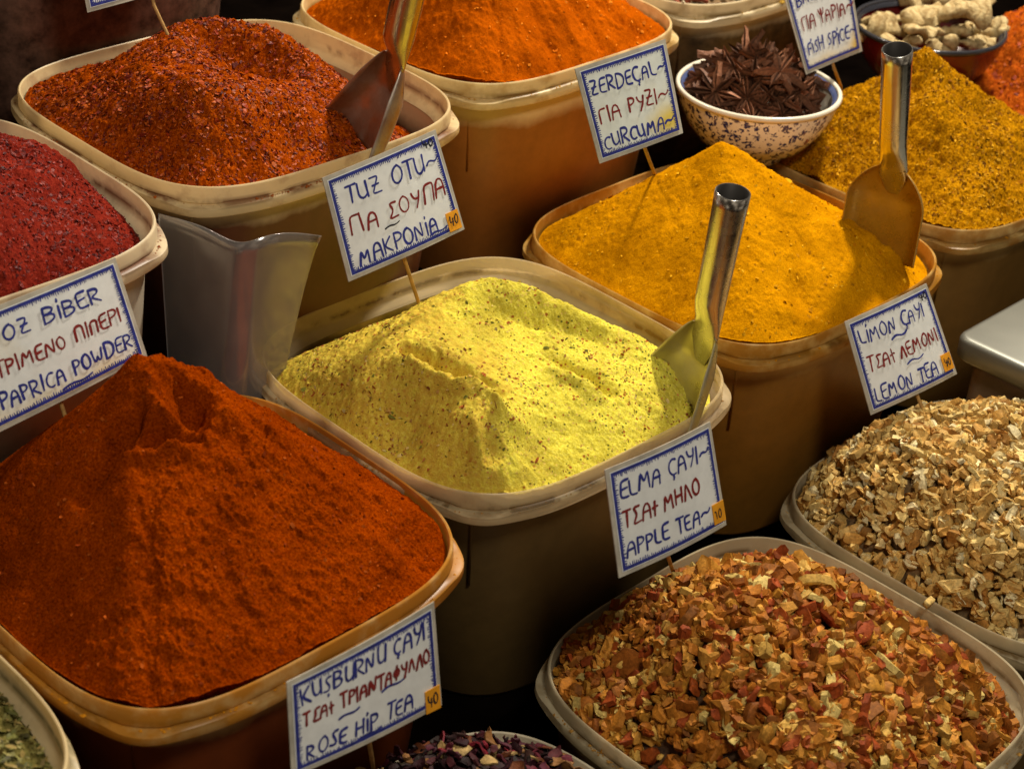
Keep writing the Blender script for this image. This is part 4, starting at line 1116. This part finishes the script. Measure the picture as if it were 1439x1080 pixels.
# ------------------------------------------------------------------ signs, hand lettered
ARC = lambda cx, cy, rx, ry, a0, a1, n=9: [(cx + rx * math.cos(R_(a)), cy + ry * math.sin(R_(a))) for a in np.linspace(a0, a1, n)]
GL = {   # strokes in a unit box, with advance width
    'A': (0.72, [[(0, 0), (0.08, .75), (.2, 1), (.42, 1), (.54, .75), (.6, 0)], [(.05, .45), (.57, .47)]]),
    'B': (0.70, [[(0.02, 0), (0, 1)], [(0, 1), *ARC(.2, .77, .32, .23, 90, -90), (0.02, .54)], [(.02, .54), *ARC(.22, .28, .38, .27, 90, -90), (0.02, 0)]]),
    'C': (0.66, [ARC(.36, .5, .36, .5, 55, 300, 13)]),
    'Ç': (0.66, [ARC(.36, .5, .36, .5, 55, 300, 13), [(.34, -.02), (.40, -.12), (.32, -.22), (.36, -.27)]]),
    'D': (0.72, [[(0, 0), (0, 1)], [(0, 1), *ARC(.12, .5, .5, .5, 90, -90, 11), (0, 0)]]),
    'E': (0.60, [[(.5, 1), (0, 1), (.02, 0), (.52, .0)], [(.01, .5), (.42, .54)]]),
    'F': (0.56, [[(.5, 1), (0, 1), (.02, 0)], [(.01, .5), (.40, .52)]]),
    'H': (0.70, [[(0, 1), (.02, 0)], [(.56, 1), (.56, 0)], [(.01, .5), (.56, .5)]]),
    'I': (0.30, [[(0.06, 1), (.08, 0)]]),
    'i': (0.26, [[(0.08, .8), (.08, 0)], [(.06, 1.06), (.11, 1.16), (.08, 1.20)]]),
    'K': (0.66, [[(0, 1), (.02, 0)], [(.52, 1), (.03, .45), (.56, 0)]]),
    'L': (0.56, [[(0, 1), (.03, 0), (.48, .02)]]),
    'M': (0.86, [[(0, 0), (.12, 1), (.36, .32), (.62, 1), (.72, 0)]]),
    'N': (0.74, [[(0, 0), (.04, 1), (.54, 0), (.58, 1)]]),
    'O': (0.74, [ARC(.32, .5, .32, .5, 80, 445, 16)]),
    'P': (0.60, [[(0.04, 0), (0, 1)], [(0, .98), *ARC(.18, .74, .32, .25, 90, -90), (0.02, .48)]]),
    'R': (0.68, [[(0.02, 0), (0, 1)], [(0, .98), *ARC(.18, .74, .32, .25, 90, -90), (0.04, .48), (.56, 0)]]),
    'S': (0.58, [[(.46, .9), (.26, 1), (.06, .86), (.10, .62), (.38, .44), (.46, .2), (.26, 0), (.0, .12)]]),
    'Ş': (0.58, [[(.46, .9), (.26, 1), (.06, .86), (.10, .62), (.38, .44), (.46, .2), (.26, 0), (.0, .12)], [(.24, -.14), (.29, -.2), (.24, -.26)]]),
    'T': (0.66, [[(0, 1), (.6, 1)], [(.30, .98), (.30, 0)]]),
    'U': (0.68, [[(0, 1), (.02, .25), (.14, 0), (.36, .02), (.52, .3)], [(.52, 1), (.54, .05)]]),
    'W': (0.90, [[(0, 1), (.10, .1), (.28, .05), (.40, .62), (.50, .08), (.68, .08), (.80, 1)]]),
    'Y': (0.64, [[(0, 1), (.08, .6), (.28, .5), (.50, .62)], [(.54, 1), (.5, .55), (.24, 0)]]),
    'Z': (0.66, [[(0, 1), (.52, 1), (.02, 0), (.56, 0)], [(.08, .5), (.48, .54)]]),
    'Γ': (0.56, [[(.04, 0), (0, 1), (.5, .98)]]),
    'Λ': (0.66, [[(0, 0), (.26, 1), (.56, 0)]]),
    'Π': (0.68, [[(.02, 0), (.0, .98), (.54, .98), (.56, 0)]]),
    'Σ': (0.64, [[(.54, .95), (.06, .98), (.36, .52), (.0, .02), (.58, .08)]]),
    'Φ': (0.74, [ARC(.32, .5, .30, .30, 80, 445, 14), [(.36, 1), (.28, 0)]]),
    'Ψ': (0.70, [[(0, 1), (.06, .62), (.3, .48), (.54, .62), (.6, 1)], [(.3, 1), (.3, 0)]]),
    'Ï': (0.40, [[(0.16, .9), (.18, 0)], [(0, .52), (.06, .5)], [(.30, .58), (.36, .56)]]),
    '~': (0.86, [[(0, .38), (.14, .62), (.32, .62), (.48, .40), (.64, .38), (.8, .66)]]),
    '1': (0.42, [[(.0, .8), (.22, 1), (.20, 0)]]),
    '0': (0.62, [ARC(.26, .5, .26, .5, 80, 445, 14)]),
    '2': (0.60, [[(.02, .8), (.2, 1), (.42, .86), (.36, .55), (.02, 0), (.5, .03)]]),
    '4': (0.62, [[(.04, 1), (.0, .42), (.50, .40)], [(.38, .75), (.36, 0)]]),
    '6': (0.56, [[(.42, .95), (.16, .7), (.04, .3), *ARC(.24, .26, .22, .26, 170, -180, 10)]]),
    ' ': (0.45, []),
}


def ribbons(polys, w, zoff, frame, r, rough=0.0):
    """mitred flat pen strokes (u,v in metres on the card) lifted off the card; one mesh"""
    V, F = [], []
    for k, P in enumerate(polys):
        P = np.array(P, float)
        if len(P) < 2: continue
        # resample smooth-ish
        Q = [P[0]]
        for a, b in zip(P[:-1], P[1:]):
            n = max(1, int(np.linalg.norm(b - a) / 0.0016))
            for t in range(1, n + 1): Q.append(a + (b - a) * t / n)
        Q = np.array(Q)
        if len(Q) > 4:
            for _ in range(2): Q[1:-1] = (Q[:-2] + 2 * Q[1:-1] + Q[2:]) / 4
        d = np.gradient(Q, axis=0); L = np.linalg.norm(d, axis=1, keepdims=True); d = d / np.maximum(L, 1e-9)
        nrm = np.stack([-d[:, 1], d[:, 0]], 1)
        ww = w * r.uniform(0.85, 1.15) * (1 + 0.16 * r.normal(0, 1, len(Q))) * np.linspace(r.uniform(0.95, 1.25), r.uniform(0.7, 1.0), len(Q)) ; ww = np.convolve(np.r_[ww[0], ww, ww[-1]], [.25, .5, .25], 'valid'); ww = np.clip(ww, w * 0.7, w * 1.3)
        e = d[0] * w * 0.5; Q0 = np.vstack([Q[0] - e * 0.8, Q, Q[-1] + d[-1] * w * 0.4]); W0 = np.r_[ww[0] * 0.55, ww, ww[-1] * 0.5]; N0 = np.vstack([nrm[0], nrm, nrm[-1]])
        z = zoff + k * 1.2e-5
        b = len(V)
        for q, n_, w_ in zip(Q0, N0, W0):
            for s_ in (-0.5, 0.5):
                uv = q + n_ * w_ * s_; V.append(frame(uv[0], uv[1], z))
        for i in range(len(Q0) - 1): F.append((b + 2 * i, b + 2 * i + 2, b + 2 * i + 3, b + 2 * i + 1))
    return V, F


def text_polys(s_, u0, v0, h, slant, r, rise=0.0, width=0.85):
    out, u = [], u0
    for ch in s_:
        adv, st = GL[ch]
        dv, sc_ = r.normal(0, h * 0.05), h * r.uniform(0.90, 1.08); sl_ = slant + r.normal(0, 0.05)
        for p in st:
            out.append([(u + (x + sl_ * y + r.normal(0, 0.012)) * sc_ * width, v0 + rise * (u - u0) + dv + (y + r.normal(0, 0.012)) * sc_) for x, y in p])
        u += adv * h * width * 1.12
    return out, u


def sign_mats():
    def card(name, col, stain, amt):
        m, nt, p = new_mat(name)
        at = N(nt, 'ShaderNodeAttribute', attribute_name='tint')
        sm = N(nt, 'ShaderNodeMath', operation='MULTIPLY_ADD'); nt.links.new(noise(nt, 45, 5, 0.6), sm.inputs[0]); sm.inputs[1].default_value = 0.5
        nt.links.new(at.outputs['Fac'], sm.inputs[2])
        f = ramp(nt, sm.outputs[0], [(0.42, (0, 0, 0)), (1.0, (0.9, 0.9, 0.9))])
        c = mix(nt, f, col, stain)
        c = mix(nt, 1.0, c, ramp(nt, noise(nt, 160, 3, 0.5), [(0.3, (0.93,) * 3), (0.7, (1.04,) * 3)]), 'MULTIPLY')
        nt.links.new(c, p.inputs['Base Color']); p.inputs['Roughness'].default_value = 0.45
        p.inputs['Coat Weight'].default_value = 0.7; p.inputs['Coat Roughness'].default_value = 0.12
        nt.links.new(bump(nt, noise(nt, 26, 2, 0.5), 0.25, 0.003), p.inputs['Coat Normal'])
        return m
    return card


card_mat = sign_mats()
m_blue = plain('blue_marker', (0.022, 0.030, 0.20, 1), 0.35, nscale=260, contrast=0.35)
m_red = plain('red_marker', (0.20, 0.016, 0.014, 1), 0.35, nscale=260, contrast=0.35)
m_black = plain('black_marker', (0.012, 0.012, 0.02, 1), 0.4)
m_lam = plain('laminate_edge', (0.44, 0.40, 0.32, 1), 0.25, nscale=60, contrast=0.25)
m_stick = plain('bamboo_stick', (0.42, 0.24, 0.07, 1), 0.6, nscale=90, contrast=0.3)
m_price = plain('orange_label', (0.72, 0.30, 0.01, 1), 0.5, nscale=120, contrast=0.15)


def make_sign(label, corners, base, zb, az, el, lines, price=None, note=None, stick=None, stain=((0.70, 0.55, 0.16, 1), 0.15), depth_push=0.0, seed=0, card_col=(0.74, 0.75, 0.72, 1), plane_pt=None, spots=((0.1, 0.9, 0.2, 0.15, 0.1),)):
    """corners TL TR BR BL in photo pixels on the plane through the stick's foot"""
    r = np.random.default_rng(seed + 900)
    n = np.array([math.cos(R_(az)) * math.cos(R_(el)), math.sin(R_(az)) * math.cos(R_(el)), math.sin(R_(el))])
    foot = ray(base[0], base[1], zb)
    if plane_pt is not None: depth_push = ((plane_pt - foot) @ n) / (CT @ n)
    P = []
    for q in corners:
        d = unproj(q[0], q[1], 1.0); P.append(d * (((foot + CT * depth_push) @ n) / (d @ n)))
    TL, TR, BR_, BL = P
    c0 = (TL + TR + BR_ + BL) / 4
    root = empty('price_sign', foot)
    tag(root, label, 'sign', 'hand lettered signs on sticks')
    W_ = (np.linalg.norm(TR - TL) + np.linalg.norm(BR_ - BL)) / 2; H_ = (np.linalg.norm(TL - BL) + np.linalg.norm(TR - BR_)) / 2
    bend = r.choice([-1, 1]) * r.uniform(0.0012, 0.0030)

    def frame(u, v, z):
        a, b = u / W_, v / H_
        q = BL * (1 - a) * (1 - b) + BR_ * a * (1 - b) + TL * (1 - a) * b + TR * a * b
        return q + n * (z + bend * math.sin(math.pi * min(max(a, 0), 1))) - foot

    def sheet(name, ins, z, th, mat, stain_at=None):
        V, F = [], []
        m_ = 14
        for zz in (z, z - th):
            for i in range(m_ + 1):
                for vv in (ins, H_ - ins): V.append(frame(ins + (W_ - 2 * ins) * i / m_, vv, zz))
        k = 2 * (m_ + 1)
        for i in range(m_):
            a = 2 * i; F.append((a, a + 2, a + 3, a + 1)); F.append((k + a, k + a + 1, k + a + 3, k + a + 2))
            F.append((a, k + a, k + a + 2, a + 2)); F.append((a + 1, a + 3, k + a + 3, k + a + 1))
        F.append((0, 1, k + 1, k)); e = 2 * m_; F.append((e, k + e, k + e + 1, e + 1))
        return mesh_obj(name, V, F, mat, root, smooth=False)

    def card_grid(ins, z, mat):
        gu, gv = np.linspace(ins, W_ - ins, 25), np.linspace(ins, H_ - ins, 19)
        V = [frame(u, v, z) for u in gu for v in gv]; C = []
        for u in gu:
            for v in gv:
                q = stain[1] * 0.18
                for (cu, cv, ru, rv, am) in spots: q += am * math.exp(-((u / W_ - cu) / ru) ** 2 - ((v / H_ - cv) / rv) ** 2)
                C.append((q, q, q))
        F = [(i * 19 + j, (i + 1) * 19 + j, (i + 1) * 19 + j + 1, i * 19 + j + 1) for i in range(24) for j in range(18)]
        return mesh_obj('card', V, F, mat, root, smooth=True, colors=np.array(C))
    sheet('laminate', 0.0, 0.0, 0.0008, m_lam)
    card_grid(0.0028, 0.0004, card_mat('white_card', card_col, stain[0], stain[1]))
    # blue border: solid line with hatched teeth to the inside
    V, F = [], []
    bi, bw = 0.0034, 0.0021

    def quad(a, b, c, d, z):
        k = len(V)
        for q in (a, b, c, d): V.append(frame(q[0], q[1], z))
        F.append((k, k + 1, k + 2, k + 3))
    x0, x1, y0, y1 = bi, W_ - bi, bi, H_ - bi
    for i in range(14):
        f0, f1 = i / 14, (i + 1) / 14; g = lambda f: x0 + (x1 - x0) * f
        quad((g(f0), y0), (g(f1), y0), (g(f1), y0 + bw), (g(f0), y0 + bw), 0.00062)
        quad((g(f0), y1 - bw), (g(f1), y1 - bw), (g(f1), y1), (g(f0), y1), 0.00062)
    quad((x0, y0 + bw), (x0 + bw, y0 + bw), (x0 + bw, y1 - bw), (x0, y1 - bw), 0.00062)
    quad((x1 - bw, y0 + bw), (x1, y0 + bw), (x1, y1 - bw), (x1 - bw, y1 - bw), 0.00062)
    pitch = 0.00155
    for side in range(4):
        L = W_ if side < 2 else H_
        for i in range(int((L - 2 * bi - 2 * bw) / pitch)):
            t = bi + bw + (i + 0.5) * pitch + r.normal(0, 0.0001); dl = 0.0016 * r.uniform(0.5, 1.5); w_ = 0.00042 * r.uniform(0.8, 1.4); sk = r.normal(0, 0.0003)
            if side == 0: quad((t - w_, y0 + bw), (t + w_, y0 + bw), (t + w_ * .5 + sk, y0 + bw + dl), (t - w_ * .5 + sk, y0 + bw + dl), 0.00066)
            if side == 1: quad((t - w_ * .5 + sk, y1 - bw - dl), (t + w_ * .5 + sk, y1 - bw - dl), (t + w_, y1 - bw), (t - w_, y1 - bw), 0.00066)
            if side == 2: quad((x0 + bw, t - w_), (x0 + bw + dl, t - w_ * .5 + sk), (x0 + bw + dl, t + w_ * .5 + sk), (x0 + bw, t + w_), 0.00066)
            if side == 3: quad((x1 - bw - dl, t - w_ * .5 + sk), (x1 - bw, t - w_), (x1 - bw, t + w_), (x1 - bw - dl, t + w_ * .5 + sk), 0.00066)
    mesh_obj('border', V, F, m_blue, root, smooth=False)
    for (txt, uf, vf, hf, col, uend) in lines:
        # fit the line between its two ends
        h = hf * H_ * 0.84; vf = vf + hf * 0.08
        pl, ue = text_polys(txt, 0, 0, h, 0.06, np.random.default_rng(5), width=1.0)
        wid = (uend - uf) * W_ / max(ue, 1e-6)
        pl, ue = text_polys(txt, uf * W_, vf * H_, h, 0.06, r, width=wid)
        V, F = ribbons(pl, 0.00155 if col != 'k' else 0.0012, 0.0009, frame, r)
        mesh_obj('lettering', V, F, {'b': m_blue, 'r': m_red, 'k': m_black}[col], root, smooth=False)
    if price:
        px_, py_, txt = price
        V, F = [], []
        s0, s1 = 0.0115, 0.0135
        cu, cv = px_ * W_, py_ * H_
        for zz in (0.0013, 0.0009):
            for a, b in ((-1, -1), (1, -1.05), (1.03, 1), (-.98, 1)): V.append(frame(cu + a * s0 / 2, cv + b * s1 / 2, zz))
        F = [(0, 1, 2, 3), (7, 6, 5, 4), (0, 4, 5, 1), (1, 5, 6, 2), (2, 6, 7, 3), (3, 7, 4, 0)]
        st = mesh_obj('price_sticker', V, F, m_price, root, smooth=False)
        pl, ue = text_polys(txt, cu - 0.0040, cv - 0.0032, 0.0064, 0.05, r, width=0.95)
        V, F = ribbons(pl, 0.0010, 0.0017, frame, r)
        mesh_obj('digits', V, F, m_black, st, smooth=False)
    # stick: from behind the card down to its foot (and a little into the heap)
    top = (TL + TR) / 2 * 0.5 + (BL + BR_) / 2 * 0.5
    if stick is not None:
        d = unproj(stick[0], stick[1], 1.0); q = d * (((foot + CT * depth_push) @ n) / (d @ n)); ax = q - foot
    else:
        ax = top - foot
    th = np.linspace(0, 2 * math.pi, 10, endpoint=False)
    up = frame(W_ / 2, H_, 0) - frame(W_ / 2, 0, 0); up /= np.linalg.norm(up)
    att = ax - n * 0.0030
    low = att / max(np.linalg.norm(att), 1e-6)
    s1_ = np.cross(up, n); s1_ /= np.linalg.norm(s1_)
    rg = [c + np.outer(np.cos(th) * rr, s1_) + np.outer(np.sin(th) * rr, n) for c, rr in ((-low * 0.03, 0.0006), (-low * 0.012, 0.0014), (att * 0.92, 0.0014), (att + up * 0.006, 0.0014), (att + up * 0.034, 0.0014))]
    V, F = loft(rg); F = F.tolist(); F.append(list(range(10))[::-1]); F.append(list(range(40, 50)))
    mesh_obj('stick', V, F, m_stick, root)
    return root


def hz(hp, px, py):
    q = hp.hit(px, py); return hp.T.c[2] + q[2]


make_sign('white sign lettered ELMA ÇAYI APPLE TEA in front of the yellow tub', [(850, 660), (998, 592), (1021, 737), (870, 812)], (945, 800), hz(h_apple, 945, 805), -46, 20,
          [('ELMA ÇAYI~', 0.09, 0.68, 0.175, 'b', 0.94), ('TΣAÏ MHΛO', 0.08, 0.41, 0.175, 'r', 0.80), ('APPLE TEA~', 0.08, 0.14, 0.165, 'b', 0.86)], (0.93, 0.16, '10'), stick=(939, 770), depth_push=0.10, seed=1)
make_sign('white sign lettered LIMON ÇAYI LEMON TEA beside the golden tub', [(1187, 452), (1302, 398), (1345, 525), (1224, 583)], (1300, 582), hz(h_lemon, 1300, 590), -51, 28,
          [('LiMON ÇAYI', 0.09, 0.70, 0.17, 'b', 0.86), ('~', 0.40, 0.58, 0.12, 'b', 0.62), ('TΣAÏ ΛEMONI', 0.09, 0.40, 0.17, 'r', 0.925), ('~', 0.48, 0.29, 0.12, 'b', 0.72), ('LEMON TEA', 0.08, 0.09, 0.17, 'b', 0.80), ('40', 0.85, 0.86, 0.08, 'k', 0.95)], (0.92, 0.17, '40'), stick=(1293, 556), seed=2)
make_sign('white sign lettered KUŞBURNU ÇAYI ROSE HIP TEA on the front left tub', [(403, 958), (610, 845), (621, 990), (410, 1092)], (524, 1075), -0.785, -47, 16,
          [('KUŞBURNU ÇAYI', 0.08, 0.70, 0.185, 'b', 0.92), ('TΣAÏ TPIANTAΦYΛΛO', 0.08, 0.47, 0.165, 'r', 0.945), ('~', 0.58, 0.40, 0.1, 'b', 0.76), ('~', 0.30, 0.35, 0.1, 'b', 0.46), ('ROSE HiP TEA', 0.09, 0.12, 0.175, 'b', 0.80), ('~', 0.42, 0.055, 0.09, 'b', 0.60)], (0.93, 0.11, '40'), stick=(523, 1045), depth_push=0.072, seed=3)
make_sign('white sign lettered TOZ BİBER PAPRICA POWDER at the left edge', [(-92, 464), (162, 362), (207, 500), (-40, 626)], (98, 606), -0.632, -43, 18,
          [('TOZ BiBER', 0.22, 0.68, 0.165, 'b', 0.87), ('TPIMENO ΠIΠEPI', 0.21, 0.42, 0.15, 'r', 0.935), ('PAPRICA POWDER', 0.19, 0.15, 0.165, 'b', 0.95), ('~', 0.50, 0.05, 0.08, 'b', 0.70)], None, stain=((0.70, 0.48, 0.10, 1), 0.45), seed=4, spots=((0.6, 0.0, 0.8, 0.16, 0.55), (0.3, 0.6, 0.25, 0.3, 0.12)), plane_pt=t_papr.c + E2 * 0.158 + np.array([0, 0, -0.004]))
make_sign('white sign lettered TUZ OTU MAKRONIA above the yellow mix', [(453, 250), (612, 182), (653, 322), (490, 396)], (586, 418), hz(h_yellow, 588, 424), -47, 20,
          [('TUZ OTU~', 0.13, 0.66, 0.19, 'b', 0.96), ('ΓIA ΣOYΠA', 0.10, 0.38, 0.19, 'r', 0.94), ('MAKPONiA', 0.11, 0.09, 0.18, 'b', 0.80), ('~', 0.36, 0.30, 0.08, 'k', 0.52), ('~', 0.68, 0.06, 0.09, 'b', 0.88), ('40', 0.84, 0.87, 0.09, 'k', 0.95)], (0.92, 0.13, '40'), stick=(571, 362), depth_push=0.05, seed=5)
make_sign('white sign lettered ZERDEÇAL CURCUMA with a yellow stain and glare', [(808, 97), (935, 55), (960, 187), (843, 230)], (920, 245), hz(h_turm, 922, 248), -52, 22,
          [('ZERDEÇAL~', 0.09, 0.67, 0.18, 'b', 0.96), ('ΓIA PYZI~', 0.11, 0.38, 0.18, 'r', 0.92), ('CURCUMA~', 0.09, 0.10, 0.17, 'b', 0.93)], None, stick=(909, 207), depth_push=0.105, stain=((0.72, 0.52, 0.04, 1), 0.42), seed=6, spots=((0.88, 0.18, 0.2, 0.16, 0.75), (0.5, 0.5, 0.5, 0.5, 0.08)), card_col=(0.70, 0.73, 0.66, 1))
make_sign('white sign lettered BALIK FISH SPICE with a yellow lower edge', [(1097, -22), (1190, -62), (1212, 72), (1133, 105)], (1180, 117), hz(h_curry, 1182, 120), -52, 20,
          [('BALIK BAH', 0.14, 0.70, 0.15, 'b', 0.95), ('ΓIA ΨAPIA~', 0.14, 0.43, 0.16, 'r', 0.97), ('FiSH SPiCE~', 0.13, 0.17, 0.16, 'b', 0.96)], None, stick=(1174, 92), depth_push=0.055, stain=((0.72, 0.46, 0.04, 1), 0.40), seed=7, spots=((0.5, 0.0, 0.7, 0.13, 0.55), (0.95, 0.12, 0.12, 0.16, 0.6)))
make_sign('sign cut off by the top edge above the chili flakes', [(100, -105), (236, -140), (238, -14), (123, 18)], (236, 50), hz(h_chili, 237, 55), -50, 18,
          [('PUL BiBER', 0.13, 0.68, 0.17, 'b', 0.9)], None, stick=(217, 4), seed=8)
